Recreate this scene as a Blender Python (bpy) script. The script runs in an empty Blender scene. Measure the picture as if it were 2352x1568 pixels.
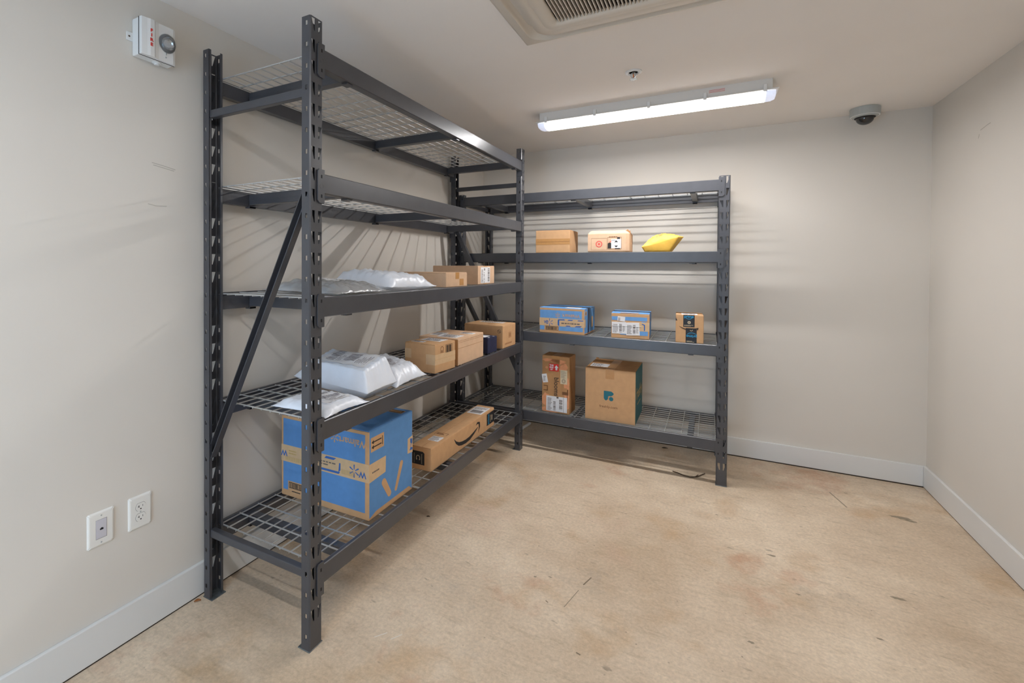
import bpy, bmesh, math, random
from mathutils import Vector, Matrix, noise

# ------------------------------------------------------------------ camera, world, exposure
scene = bpy.context.scene
COL = scene.collection
F_PX, PX, PY = 1080.4, 1053.7, 625.2            # focal length and principal point of the levelled photograph
YAW, PITCH, ROLL = 0.4903, -0.0132, 0.0053
CAM = Vector((1.8995, 0.0, 1.3977))
fw = Vector((-math.sin(YAW) * math.cos(PITCH), math.cos(YAW) * math.cos(PITCH), math.sin(PITCH)))
r0 = Vector((math.cos(YAW), math.sin(YAW), 0)); u0 = r0.cross(fw)
rr = r0 * math.cos(ROLL) + u0 * math.sin(ROLL); uu = u0 * math.cos(ROLL) - r0 * math.sin(ROLL)
cd = bpy.data.cameras.new('camera'); cam = bpy.data.objects.new('camera', cd); COL.objects.link(cam)
cam.matrix_world = Matrix(((rr.x, uu.x, -fw.x, CAM.x), (rr.y, uu.y, -fw.y, CAM.y), (rr.z, uu.z, -fw.z, CAM.z), (0, 0, 0, 1)))
cd.sensor_fit = 'HORIZONTAL'; cd.sensor_width = 36.0; cd.lens = F_PX / 2352 * 36
cd.shift_x = (1176 - PX) / 2352; cd.shift_y = (PY - 784) / 2352
cd.clip_start = 0.02
scene.camera = cam
scene.cycles.max_bounces = 8
scene.cycles.caustics_reflective = False
scene.cycles.caustics_refractive = False

world = bpy.data.worlds.new('daylight'); scene.world = world; world.use_nodes = True
world.node_tree.nodes['Background'].inputs[0].default_value = (0.52, 0.74, 1.0, 1)
world.node_tree.nodes['Background'].inputs[1].default_value = 5.5

TUBE_STRENGTH = 195.0            # the lamps glowing through the middle of the diffuser; its flanks are dimmer
scene.view_settings.view_transform = 'Standard'
scene.view_settings.look = 'None'
scene.view_settings.gamma = 1.0
scene.view_settings.use_curve_mapping = False
scene.view_settings.exposure = 0.08

# room dimensions
YB, H, XR = 4.0452, 2.4252, 3.1322
YR = -1.15
rnd = random.Random(7)

# ------------------------------------------------------------------ materials
def lin(c):
    return tuple(((v / 255) / 12.92 if v <= 10 else (((v / 255) + 0.055) / 1.055) ** 2.4) for v in c)

def mat(name, col, rough=0.5, metal=0.0, spec=0.5, noise_amt=0.0, noise_scale=8.0, bump=0.0, bump_scale=200.0, emit=None, estr=0.0, trans=0.0, wave=None, detail=4):
    m = bpy.data.materials.new(name); m.use_nodes = True
    nt = m.node_tree; b = nt.nodes['Principled BSDF']
    c = lin(col)
    b.inputs['Base Color'].default_value = (*c, 1)
    b.inputs['Roughness'].default_value = rough
    b.inputs['Metallic'].default_value = metal
    b.inputs['Specular IOR Level'].default_value = spec
    if trans: b.inputs['Transmission Weight'].default_value = trans
    tc = None
    if noise_amt or bump or wave:
        tc = nt.nodes.new('ShaderNodeTexCoord')
    if noise_amt:
        n = nt.nodes.new('ShaderNodeTexNoise'); n.inputs['Scale'].default_value = noise_scale; n.inputs['Detail'].default_value = detail
        nt.links.new(tc.outputs['Object'], n.inputs['Vector'])
        rp = nt.nodes.new('ShaderNodeValToRGB')
        lo = tuple(max(0, v * (1 - noise_amt)) for v in c); hi = tuple(min(1, v * (1 + noise_amt)) for v in c)
        rp.color_ramp.elements[0].position = 0.3; rp.color_ramp.elements[0].color = (*lo, 1)
        rp.color_ramp.elements[1].position = 0.7; rp.color_ramp.elements[1].color = (*hi, 1)
        nt.links.new(n.outputs['Fac'], rp.inputs['Fac']); nt.links.new(rp.outputs['Color'], b.inputs['Base Color'])
    if bump or wave:
        bp = nt.nodes.new('ShaderNodeBump')
        if wave:
            axis, sc, amt = wave
            t = nt.nodes.new('ShaderNodeTexWave'); t.bands_direction = axis; t.inputs['Scale'].default_value = sc
            bp.inputs['Strength'].default_value = amt; bp.inputs['Distance'].default_value = 0.001
        else:
            t = nt.nodes.new('ShaderNodeTexNoise'); t.inputs['Scale'].default_value = bump_scale; t.inputs['Detail'].default_value = 2
            bp.inputs['Strength'].default_value = bump; bp.inputs['Distance'].default_value = 0.002
        nt.links.new(tc.outputs['Object'], t.inputs['Vector'])
        nt.links.new(t.outputs['Fac'], bp.inputs['Height']); nt.links.new(bp.outputs['Normal'], b.inputs['Normal'])
    if emit:
        b.inputs['Emission Color'].default_value = (*lin(emit), 1); b.inputs['Emission Strength'].default_value = estr
    return m

def floor_material():
    m = bpy.data.materials.new('stained_concrete'); m.use_nodes = True
    nt = m.node_tree; N = nt.nodes; L = nt.links; b = N['Principled BSDF']
    tc = N.new('ShaderNodeTexCoord')
    def noise_n(scale, detail=6, rough=0.6, stretch=None, off=0.0):
        mp = N.new('ShaderNodeMapping'); L.new(tc.outputs['Object'], mp.inputs['Vector'])
        mp.inputs['Location'].default_value = (off, off * 1.7, off * .3)
        if stretch: mp.inputs['Scale'].default_value = stretch[:3]; mp.inputs['Rotation'].default_value = (0, 0, stretch[3])
        n = N.new('ShaderNodeTexNoise'); n.inputs['Scale'].default_value = scale; n.inputs['Detail'].default_value = detail; n.inputs['Roughness'].default_value = rough
        L.new(mp.outputs['Vector'], n.inputs['Vector']); return n
    def ramp(src, p0, p1, c0=(0, 0, 0), c1=(1, 1, 1)):
        r = N.new('ShaderNodeValToRGB'); r.color_ramp.elements[0].position = p0; r.color_ramp.elements[1].position = p1
        r.color_ramp.elements[0].color = (*c0, 1); r.color_ramp.elements[1].color = (*c1, 1)
        L.new(src, r.inputs['Fac']); return r
    def mix(fac, a, bcol, mode='MIX', k=1.0):
        x = N.new('ShaderNodeMix'); x.data_type = 'RGBA'; x.blend_type = mode
        if fac is not None:
            mm = N.new('ShaderNodeMath'); mm.operation = 'MULTIPLY'; mm.inputs[1].default_value = k
            L.new(fac, mm.inputs[0]); L.new(mm.outputs[0], x.inputs[0])
        else: x.inputs[0].default_value = k
        for i, v in ((6, a), (7, bcol)):
            if isinstance(v, tuple): x.inputs[i].default_value = (*v, 1)
            else: L.new(v, x.inputs[i])
        return x.outputs[2]
    base = ramp(noise_n(1.5, 6, .64).outputs['Fac'], .34, .66, lin((200, 177, 150)), lin((231, 212, 187))).outputs['Color']
    tan = ramp(noise_n(2.2, 5, .6, off=3.1).outputs['Fac'], .54, .72).outputs['Color']
    col = mix(tan, base, lin((192, 155, 112)), k=.7)
    rust = ramp(noise_n(1.7, 5, .65, off=9.4).outputs['Fac'], .60, .74).outputs['Color']
    col = mix(rust, col, lin((190, 134, 100)), k=.7)
    pink = ramp(noise_n(1.1, 5, .55, off=17.3).outputs['Fac'], .60, .72).outputs['Color']
    col = mix(pink, col, lin((214, 172, 152)), k=.5)
    grey = ramp(noise_n(2.6, 5, .7, off=5.2).outputs['Fac'], .60, .76).outputs['Color']
    col = mix(grey, col, lin((172, 162, 148)), k=.6)
    streak = ramp(noise_n(9, 4, .7, stretch=(1, 4, 1, .35), off=2.0).outputs['Fac'], .54, .74).outputs['Color']
    col = mix(streak, col, lin((150, 130, 102)), k=.34)
    fine = ramp(noise_n(70, 4, .7).outputs['Fac'], .3, .7, (.80, .80, .80), (1.08, 1.08, 1.08)).outputs['Color']
    col = mix(None, col, fine, 'MULTIPLY', 1.0)
    blot = ramp(noise_n(14, 3, .5, stretch=(1, 2.2, 1, .9), off=6.0).outputs['Fac'], .70, .78).outputs['Color']
    col = mix(blot, col, lin((112, 100, 84)), k=.55)
    vor = N.new('ShaderNodeTexVoronoi'); vor.inputs['Scale'].default_value = 16; L.new(tc.outputs['Object'], vor.inputs['Vector'])
    sp = ramp(vor.outputs['Distance'], .03, .075, (1, 1, 1), (0, 0, 0)).outputs['Color']
    gate = ramp(noise_n(5, 2, .5, off=21.0).outputs['Fac'], .55, .6).outputs['Color']
    spk = N.new('ShaderNodeMath'); spk.operation = 'MULTIPLY'; L.new(sp, spk.inputs[0]); L.new(gate, spk.inputs[1])
    col = mix(spk.outputs[0], col, lin((92, 80, 66)), k=.6)
    L.new(col, b.inputs['Base Color'])
    rg = ramp(noise_n(4, 2).outputs['Fac'], .3, .7, (.42,) * 3, (.62,) * 3).outputs['Color']
    L.new(rg, b.inputs['Roughness']); b.inputs['Specular IOR Level'].default_value = 0.35
    bp = N.new('ShaderNodeBump'); bp.inputs['Strength'].default_value = .15; bp.inputs['Distance'].default_value = .002
    L.new(noise_n(90, 2).outputs['Fac'], bp.inputs['Height']); L.new(bp.outputs['Normal'], b.inputs['Normal'])
    return m

M = {}
M['wall'] = mat('wall_paint', (222, 216, 207), .55, noise_amt=.02, noise_scale=1.5, detail=2, spec=.3)
M['ceil'] = mat('ceiling_paint', (243, 237, 231), .8, noise_amt=.015, noise_scale=2, detail=2, spec=.2)
M['trim'] = mat('trim_paint', (226, 226, 224), .4, noise_amt=.015, noise_scale=3)
M['floor'] = floor_material()
M['gap'] = mat('dark_gap', (52, 42, 36), .9)
M['caulk'] = mat('caulk_line', (226, 222, 214), .7)
M['rack'] = mat('charcoal_powder_coat', (64, 65, 70), .33, spec=.75, noise_amt=.10, noise_scale=14, bump=.04, bump_scale=500)
M['zinc'] = mat('zinc_plate', (120, 126, 128), .45, metal=.7, noise_amt=.25, noise_scale=60)
M['wire'] = mat('galvanised_wire', (196, 196, 194), .35, metal=.45)
M['hole'] = mat('dark_recess', (24, 24, 27), .8)
M['kraft'] = mat('kraft_cardboard', (205, 163, 121), .8, spec=.2, noise_amt=.05, noise_scale=25, bump=.05, bump_scale=120)
M['kraft2'] = mat('pale_kraft_cardboard', (214, 180, 149), .8, spec=.2, noise_amt=.05, noise_scale=25, bump=.05, bump_scale=120)
M['kraft3'] = mat('brown_kraft_cardboard', (186, 141, 97), .8, spec=.2, noise_amt=.08, noise_scale=20, bump=.05, bump_scale=120)
M['edge'] = mat('torn_cardboard_edge', (170, 124, 84), .9, noise_amt=.1, noise_scale=60)
M['blue'] = mat('blue_box_print', (98, 146, 200), .75, spec=.2, noise_amt=.04, noise_scale=30, wave=('X', 60, .10))
M['lblue'] = mat('light_blue_box_print', (112, 163, 218), .75, spec=.2, noise_amt=.06, noise_scale=30)
M['dblue'] = mat('blue_ink', (54, 104, 176), .7)
M['tape'] = mat('paper_tape', (212, 180, 140), .55, noise_amt=.05, noise_scale=40)
M['ctape'] = mat('clear_brown_tape', (190, 140, 84), .3, noise_amt=.06, noise_scale=40)
M['black'] = mat('black_ink', (44, 40, 38), .7)
M['blackt'] = mat('black_tape', (34, 36, 42), .5)
M['pale_ink'] = mat('pale_grey_ink', (158, 152, 156), .8)
M['grey_ink'] = mat('grey_ink', (110, 100, 96), .8)
M['brown_ink'] = mat('brown_ink', (120, 82, 50), .8)
M['paper'] = mat('white_label_paper', (232, 232, 234), .6, noise_amt=.02, noise_scale=50)
M['cream'] = mat('cream_label_paper', (216, 200, 168), .6)
M['red'] = mat('red_ink', (222, 48, 40), .6)
M['pinkred'] = mat('pale_red_ink', (218, 92, 84), .7)
M['peach'] = mat('peach_ink', (226, 156, 112), .75, noise_amt=.08, noise_scale=40)
M['teal'] = mat('teal_ink', (52, 116, 130), .75, spec=.2)
M['tealbox'] = mat('teal_cardboard', (68, 108, 112), .8, spec=.2, noise_amt=.06, noise_scale=20)
M['tan_ink'] = mat('tan_ink', (190, 160, 100), .8)
M['cyan'] = mat('sky_blue_ink', (40, 160, 210), .6)
M['navy'] = mat('navy_card', (36, 42, 72), .5, noise_amt=.2, noise_scale=30, wave=('X', 30, .3))
M['mailer'] = mat('white_poly_film', (232, 237, 246), .32, spec=.5, noise_amt=.03, noise_scale=15, bump=.5, bump_scale=32)
M['greymailer'] = mat('grey_poly_film', (160, 161, 162), .18, spec=.8, noise_amt=.12, noise_scale=18, bump=1.0, bump_scale=26)
M['yellow'] = mat('yellow_padded_paper', (240, 190, 78), .55, noise_amt=.06, noise_scale=18, bump=.8, bump_scale=30)
M['plastic'] = mat('white_plastic', (230, 230, 228), .35)
M['plate'] = mat('ivory_wall_plate', (238, 236, 230), .3)
M['lilac'] = mat('pale_lilac_plastic', (206, 203, 210), .4)
M['ac'] = mat('ivory_ac_plastic', (214, 204, 190), .45, noise_amt=.01, noise_scale=3)
M['fix'] = mat('white_fixture_body', (226, 222, 216), .4)
M['lens'] = mat('glowing_diffuser', (240, 242, 250), .4, emit=(252, 250, 250), estr=TUBE_STRENGTH)
M['lensdim'] = mat('diffuser_flank', (240, 242, 250), .4, emit=(252, 250, 250), estr=6.5)
M['lens_b'] = mat('dimmed_lamp_diffuser', (240, 242, 250), .4, emit=(252, 250, 250), estr=TUBE_STRENGTH * .62)  # same kind of fixture, emission turned down to balance the left wall's brightness
M['lensdim_b'] = mat('dimmed_lamp_flank', (240, 242, 250), .4, emit=(252, 250, 250), estr=5.0)
M['lensend'] = mat('diffuser_end', (226, 232, 250), .35, emit=(225, 232, 255), estr=.55)
M['clear'] = mat('clear_plastic', (235, 238, 240), .12, trans=.85)
M['grey'] = mat('grey_plastic', (176, 180, 178), .45)
M['smoke'] = mat('smoked_dome', (30, 31, 33), .08, spec=.8)
M['chrome'] = mat('chrome', (205, 208, 212), .15, metal=1.0)
M['orange'] = mat('orange_glass_bulb', (216, 110, 40), .2)
M['leaf'] = mat('dry_leaf', (176, 112, 60), .8, noise_amt=.25, noise_scale=80)
M['debris'] = mat('dark_debris', (84, 66, 50), .9, noise_amt=.3, noise_scale=60)
M['strap'] = mat('black_strap', (40, 62, 100), .4)

for k_ in ('wall', 'ceil'):      # matt paint
    nt_ = M[k_].node_tree; p_ = nt_.nodes['Principled BSDF']; d_ = nt_.nodes.new('ShaderNodeBsdfDiffuse')
    src_ = [x for x in nt_.links if x.to_socket == p_.inputs['Base Color']][0].from_socket
    nt_.links.new(src_, d_.inputs['Color']); nt_.links.new(d_.outputs[0], nt_.nodes['Material Output'].inputs['Surface'])

# ------------------------------------------------------------------ helpers
def new_obj(name, mesh, parent=None, loc=None, rotz=0.0):
    o = bpy.data.objects.new(name, mesh); COL.objects.link(o)
    if parent: o.parent = parent
    if loc: o.location = loc
    if rotz: o.rotation_euler = (0, 0, rotz)
    return o

def mesh_of(name, verts, faces, m, smooth=False):
    me = bpy.data.meshes.new(name); me.from_pydata([tuple(v) for v in verts], [], faces); me.materials.append(m)
    if smooth:
        for p in me.polygons: p.use_smooth = True
    me.update(); return me

def bm_mesh(name, bm, m, smooth=False):
    bmesh.ops.recalc_face_normals(bm, faces=bm.faces)
    me = bpy.data.meshes.new(name); bm.to_mesh(me); bm.free(); me.materials.append(m)
    if smooth:
        for p in me.polygons: p.use_smooth = True
    return me

def add_box(bm, x0, x1, y0, y1, z0, z1, bevel=0.0, seg=2):
    g = bmesh.ops.create_cube(bm, size=1.0)
    vs = g['verts']
    for v in vs:
        v.co = Vector((x0 + (v.co.x + .5) * (x1 - x0), y0 + (v.co.y + .5) * (y1 - y0), z0 + (v.co.z + .5) * (z1 - z0)))
    if bevel:
        es = list({e for v in vs for e in v.link_edges})
        bmesh.ops.bevel(bm, geom=es, offset=bevel, segments=seg, affect='EDGES', profile=.5)

def box_obj(name, b, m, parent=None, bevel=0.0, loc=None):
    bm = bmesh.new(); add_box(bm, *b, bevel=bevel)
    return new_obj(name, bm_mesh(name, bm, m), parent, loc)

def prism(bm, pts, axis, a0, a1):
    """extrude polygon pts (2D) along axis ('x','y','z')"""
    def P3(p, a):
        return {'x': (a, p[0], p[1]), 'y': (p[0], a, p[1]), 'z': (p[0], p[1], a)}[axis]
    v0 = [bm.verts.new(P3(p, a0)) for p in pts]; v1 = [bm.verts.new(P3(p, a1)) for p in pts]
    n = len(pts)
    bm.faces.new(v0[::-1]); bm.faces.new(v1)
    for i in range(n): bm.faces.new((v0[i], v0[(i + 1) % n], v1[(i + 1) % n], v1[i]))

def bar(bm, a, b, w, h=None, up=Vector((0, 0, 1))):
    """rectangular bar from a to b"""
    a = Vector(a); b = Vector(b); h = h or w
    d = (b - a).normalized(); s = d.cross(up)
    if s.length < 1e-4: s = d.cross(Vector((1, 0, 0)))
    s.normalize(); t = s.cross(d)
    vs = []
    for p in (a, b):
        for i, j in ((-1, -1), (1, -1), (1, 1), (-1, 1)): vs.append(bm.verts.new(p + s * (i * w / 2) + t * (j * h / 2)))
    for f in ((0, 1, 2, 3), (7, 6, 5, 4), (0, 4, 5, 1), (1, 5, 6, 2), (2, 6, 7, 3), (3, 7, 4, 0)): bm.faces.new([vs[i] for i in f])

def lathe(bm, prof, c=(0, 0, 0), n=32, axis='z'):
    rings = []
    for r, z in prof:
        ring = []
        for k in range(n):
            a = 2 * math.pi * k / n
            p = (r * math.cos(a), r * math.sin(a), z)
            if axis == 'x': p = (z, r * math.cos(a), r * math.sin(a))
            ring.append(bm.verts.new((p[0] + c[0], p[1] + c[1], p[2] + c[2])))
        rings.append(ring)
    for a, b in zip(rings, rings[1:]):
        for k in range(n): bm.faces.new((a[k], a[(k + 1) % n], b[(k + 1) % n], b[k]))
    if prof[0][0] > 1e-6: bm.faces.new(rings[0][::-1])
    if prof[-1][0] > 1e-6: bm.faces.new(rings[-1])

def tag(o, label, cat, group=None):
    o['label'] = label; o['category'] = cat
    if group: o['group'] = group
    return o

def struct(o, label=None):
    o['kind'] = 'structure'
    if label: o['label'] = label
    return o

def empty(name, loc, rotz=0.0):
    return new_obj(name, None, None, loc, rotz)

# ------------------------------------------------------------------ room shell
struct(box_obj('floor', (-.12, XR + .12, YR - .12, YB + .12, -.1, 0), M['floor']), 'tan stained concrete floor')
struct(box_obj('ceiling', (-.12, XR + .12, YR - .12, YB + .12, H, H + .1), M['ceil']), 'smooth white painted ceiling')
struct(box_obj('wall_left', (-.12, 0, YR - .12, YB + .12, 0, H), M['wall']), 'off white painted wall behind the tall rack')
struct(box_obj('wall_back', (0, XR, YB, YB + .12, 0, H), M['wall']), 'off white back wall behind the shorter rack')
struct(box_obj('wall_right', (XR, XR + .12, YR - .12, YB + .12, 0, H), M['wall']), 'bare off white wall on the right')
bm = bmesh.new()                                    # the wall behind the viewer, with the doorway that lets daylight in
DX0, DX1, DZ = .35, 1.35, 2.06
add_box(bm, 0, DX0, YR - .12, YR, 0, H); add_box(bm, DX1, XR, YR - .12, YR, 0, H); add_box(bm, DX0, DX1, YR - .12, YR, DZ, H)
struct(new_obj('wall_front', bm_mesh('wall_front', bm, M['wall'])))
BT, BH = .016, .1377
def baseboard(name, b, gapb):
    o = struct(box_obj(name, b, M['trim'], bevel=.003), 'plain grey white baseboard')
    box_obj('shadow_gap', gapb, M['gap'], o)
    return o
baseboard('baseboard_left', (0, BT, YR, YB, .005, BH), (0, BT - .003, YR, YB, 0, .006))
baseboard('baseboard_back', (BT, XR - BT, YB - BT, YB, .007, BH), (BT, XR - BT, YB - BT + .003, YB, 0, .008))
baseboard('baseboard_right', (XR - BT, XR, YR, YB, .004, BH), (XR - BT + .003, XR, YR, YB, 0, .005))

# scuffs on the walls
def scuff(name, pts, w, m, wall):
    bm = bmesh.new()
    for (a, b) in zip(pts, pts[1:]): bar(bm, a, b, w, .0006, up=wall)
    return new_obj(name, bm_mesh(name, bm, m))
M['scuff'] = mat('wall_scuff', (188, 182, 172), .8)
left = bpy.data.objects['wall_left']; right = bpy.data.objects['wall_right']
for pts in ([(.0003, 1.045, 1.79), (.0003, 1.09, 1.785), (.0003, 1.135, 1.778)], [(.0003, 1.05, 1.782), (.0003, 1.13, 1.772)],
            [(.0003, 1.31, 1.36), (.0003, 1.312, 1.315)], [(.0003, 1.03, 1.63), (.0003, 1.06, 1.625), (.0003, 1.1, 1.628)]):
    scuff('scuff_mark', pts, .003, M['scuff'], Vector((1, 0, 0))).parent = left
for pts in ([(XR - .0003, 3.44, 2.118), (XR - .0003, 3.37, 2.128), (XR - .0003, 3.34, 2.13)], [(XR - .0003, 3.45, 2.10), (XR - .0003, 3.46, 2.08)]):
    scuff('scuff_mark', pts, .004, M['scuff'], Vector((1, 0, 0))).parent = right

# ------------------------------------------------------------------ steel racks
PW, PF, PT, PITCHZ = .062, .041, .0022, .0762

def post_mesh(name, height):
    verts, faces, idx = [], [], {}
    def V(p):
        k = tuple(round(x, 5) for x in p)
        if k not in idx: idx[k] = len(verts); verts.append(k)
        return idx[k]
    c = .0045
    S = [c, .0058, .0185, .0230, .0390, .0435, .0562, PW - c]
    zs_top = height - .0045                       # top of the first slot
    n = int(height / PITCHZ) + 1
    slot_h = .044
    levels = [height]
    z = zs_top; slots = []
    while z - slot_h > .03:
        slots.append((z, z - slot_h)); levels += [z, z - slot_h]; z -= PITCHZ
    levels.append(0.0)
    spans = list(zip(levels, levels[1:])); slotset = {(round(a, 5), round(b, 5)) for a, b in slots}
    for (zt, zb) in spans:
        is_slot = (round(zt, 5), round(zb, 5)) in slotset
        for i in range(7):
            s0, s1 = S[i], S[i + 1]
            if is_slot:
                if i == 1:   # solid triangle left of the slanted edge
                    faces.append((V((s0, 0, zb)), V((s1, 0, zb)), V((s0, 0, zt)))); continue
                if i == 2 or i == 4: 
                    continue
                if i == 5:
                    faces.append((V((s0, 0, zb)), V((s1, 0, zb)), V((s1, 0, zt)))); continue
            faces.append((V((s0, 0, zb)), V((s1, 0, zb)), V((s1, 0, zt)), V((s0, 0, zt))))
        # rounded bends
        faces.append((V((0, c, zb)), V((c, 0, zb)), V((c, 0, zt)), V((0, c, zt))))
        faces.append((V((PW - c, 0, zb)), V((PW, c, zb)), V((PW, c, zt)), V((PW - c, 0, zt))))
    # flanges with a column of small square holes
    F = [c, .0135, .0235, PF]
    lev = [height]; z = height - .0155; holes = set()
    while z - .017 > .03:
        lev += [z, z - .017]; holes.add((round(z, 5), round(z - .017, 5))); z -= PITCHZ
    lev.append(0.0)
    for xx in (0, PW):
        for (zt, zb) in zip(lev, lev[1:]):
            for i in range(3):
                if i == 1 and (round(zt, 5), round(zb, 5)) in holes: continue
                q = (V((xx, F[i], zb)), V((xx, F[i + 1], zb)), V((xx, F[i + 1], zt)), V((xx, F[i], zt)))
                faces.append(q if xx else q[::-1])
        # small return lip
        sgn = 1 if xx == 0 else -1
        q = (V((xx, PF, 0)), V((xx + sgn * .011, PF, 0)), V((xx + sgn * .011, PF, height)), V((xx, PF, height)))
        faces.append(q)
    return mesh_of(name, verts, faces, M['rack'])

def make_rack(name, loc, rotz, W, D, height, tiers, cells, bars_x, diag_near, diag_far, hz, label):
    root = empty(name, loc, rotz)
    tag(root, label, 'storage rack')
    pm = post_mesh('post', height)
    bp = bmesh.new(); add_box(bp, -.002, PW + .002, -.001, PF + .017, 0, .004, bevel=.0012, seg=1)
    bpm = bm_mesh('base_plate', bp, M['zinc'])
    for k, (x, y, flip) in enumerate(((0, 0, 0), (W - PW, 0, 0), (PW, D, 1), (W, D, 1))):
        p = new_obj('post', pm, root, (x, y, .004), math.pi if flip else 0)
        md = p.modifiers.new('thickness', 'SOLIDIFY'); md.thickness = PT; md.offset = -1 if not flip else -1
        new_obj('base_plate', bpm, p, (0, 0, -.004))
    # beams
    L = W - 2 * PW
    bm = bmesh.new()
    pr = [(-.003, -.003), (-.003, -.069), (0, -.072), (.032, -.072), (.032, -.016), (.0145, -.016), (.0145, -.002), (.0125, 0), (0, 0)]
    prism(bm, pr, 'x', 0, L)
    beam_me = bm_mesh('beam', bm, M['rack'])
    def conn(sign):
        bm = bmesh.new()
        x0, x1 = (-.030, .003) if sign < 0 else (-.003, .030)
        # plate with clipped outer corners
        z0, z1 = -.108, .014
        if sign < 0: poly = [(x1, z0), (x1, z1), (x0 + .007, z1), (x0, z1 - .007), (x0, z0 + .009), (x0 + .009, z0)]
        else: poly = [(x0, z0), (x1 - .009, z0), (x1, z0 + .009), (x1, z1 - .007), (x1 - .007, z1), (x0, z1)]
        prism(bm, poly, 'y', -.0065, -.0025)
        # side wing that wraps the post flange
        xa = -.0005 if sign < 0 else -.0005
        add_box(bm, (0 if sign < 0 else -.003), (.003 if sign < 0 else 0), -.0065, .036, z0, z1)
        return bm_mesh('connector_plate', bm, M['rack'])
    cme = {-1: conn(-1), 1: conn(1)}
    bm = bmesh.new()        # support bar: a channel whose hooked ends grip the beams
    add_box(bm, -.018, .018, .0335, D - .0335, -.066, -.019, bevel=.002, seg=1)
    add_box(bm, -.0185, .0185, .034, D - .034, -.045, -.041)
    for y0, y1 in ((.006, .036), (D - .036, D - .006)): add_box(bm, -.016, .016, y0, y1, -.079, -.0725)
    for y0, y1 in ((.033, .036), (D - .036, D - .033)): add_box(bm, -.016, .016, y0, y1, -.079, -.066)
    bar_me = bm_mesh('support_bar', bm, M['rack'])
    PL = L / 3; wd = .0042
    bm = bmesh.new()        # one welded wire panel
    y0, y1 = .017, D - .017
    x0, x1 = .004, PL - .004
    for k in range(12):
        y = y0 + (y1 - y0) * k / 11
        bar(bm, (x0 - .004, y, -.0074), (x1 + .004, y, -.0074), wd)
    for k in range(cells + 1):
        x = x0 + (x1 - x0) * k / cells
        bar(bm, (x, y0 - .002, -.0038), (x, y1 + .002, -.0038), wd)
    deck_me = bm_mesh('wire_deck', bm, M['wire'])
    for zt in tiers:
        for back in (0, 1):
            o = new_obj('beam', beam_me, root, (PW, 0, zt) if not back else (W - PW, D, zt), math.pi if back else 0)
            for sgn, xx in ((-1, 0), (1, L)):
                c = new_obj('connector_plate', cme[sgn], o, (xx, 0, 0))
        for bx in bars_x: new_obj('support_bar', bar_me, root, (bx, 0, zt))
        for k in range(3): new_obj('wire_deck', deck_me, root, (PW + k * PL, 0, zt))
    # connector details: two punched tabs and a pressed emblem each
    for sgn in (-1, 1):
        cx = -.012 if sgn < 0 else .012
        cm = cme[sgn]
        cm.materials.append(M['hole'])
        b2 = bmesh.new(); b2.from_mesh(cm)
        nf = len(b2.faces)
        for zc in (-.012, -.083):
            add_box(b2, cx - .0032, cx + .0032, -.0070, -.0062, zc - .006, zc + .006)
        for k in range(18):
            a0, a1 = 2 * math.pi * k / 18, 2 * math.pi * (k + 1) / 18
            prism(b2, [(cx + .009 * math.cos(a0), -.048 + .009 * math.sin(a0)), (cx + .009 * math.cos(a1), -.048 + .009 * math.sin(a1)),
                       (cx + .0082 * math.cos(a1), -.048 + .0082 * math.sin(a1)), (cx + .0082 * math.cos(a0), -.048 + .0082 * math.sin(a0))], 'y', -.0069, -.0064)
        bmesh.ops.recalc_face_normals(b2, faces=b2.faces)
        b2.faces.ensure_lookup_table()
        for f in b2.faces[nf:nf + 12]: f.material_index = 1
        b2.to_mesh(cm); b2.free()
    # end frames: two struts and a diagonal each
    for side, (xx, dg) in enumerate(((.018, diag_near), (W - .018, diag_far))):
        zs = hz if side == 0 else hz
        for z in zs:
            bm = bmesh.new()
            pr = [(-.014, -.016), (.014, -.016), (.014, .016), (-.014, .016)]
            add_box(bm, xx - .013, xx + .013, .034, D - .034, z - .016, z + .016, bevel=.0035, seg=2)
            add_box(bm, xx - .003, xx + .003, .026, D - .026, z - .010, z + .010)
            new_obj('brace', bm_mesh('brace', bm, M['rack']), root)
        (ya, za, yb_, zb_) = dg
        bm = bmesh.new()
        # open channel: web plus two lips
        a, b = Vector((xx, ya, za)), Vector((xx, yb_, zb_))
        d = (b - a).normalized(); t = Vector((1, 0, 0)).cross(d)
        ws = .012 if side == 0 else -.012
        bar(bm, a + Vector((ws, 0, 0)), b + Vector((ws, 0, 0)), .030, .003, up=Vector((1, 0, 0)))
        for sg in (-1, 1):
            bar(bm, a + t * (sg * .0145), b + t * (sg * .0145), .003, .026, up=Vector((1, 0, 0)))
        new_obj('diagonal_brace', bm_mesh('diagonal_brace', bm, M['rack']), root)
    return root

XA, YN, YFB = .6422, 1.2293, 3.4265
W1, W2, D, D2 = 2.1845, 1.9558, .6096, .594
X2 = 2.0087 - W2
T1 = (2.188, 1.733, 1.279, .822, .288); T2 = (1.958, 1.501, .900, .292)
make_rack('steel_rack', (XA, YN, 0), math.pi / 2, W1, D, 2.282, T1, 7, (.215, 1.12, 2.02),
          (.030, 1.66, D - .030, .60), (D - .030, 1.70, .030, .58), (2.02, .275),
          'tall charcoal steel rack with five wire shelves along the left wall')
make_rack('steel_rack', (X2, YFB, 0), 0, W2, D2, 1.977, T2, 6, (.207, .958, 1.742),
          (.030, 1.235, D2 - .030, .70), (.030, 1.235, D2 - .030, .70), (1.915, .255),
          'shorter charcoal steel rack with four wire shelves against the back wall')

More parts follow.
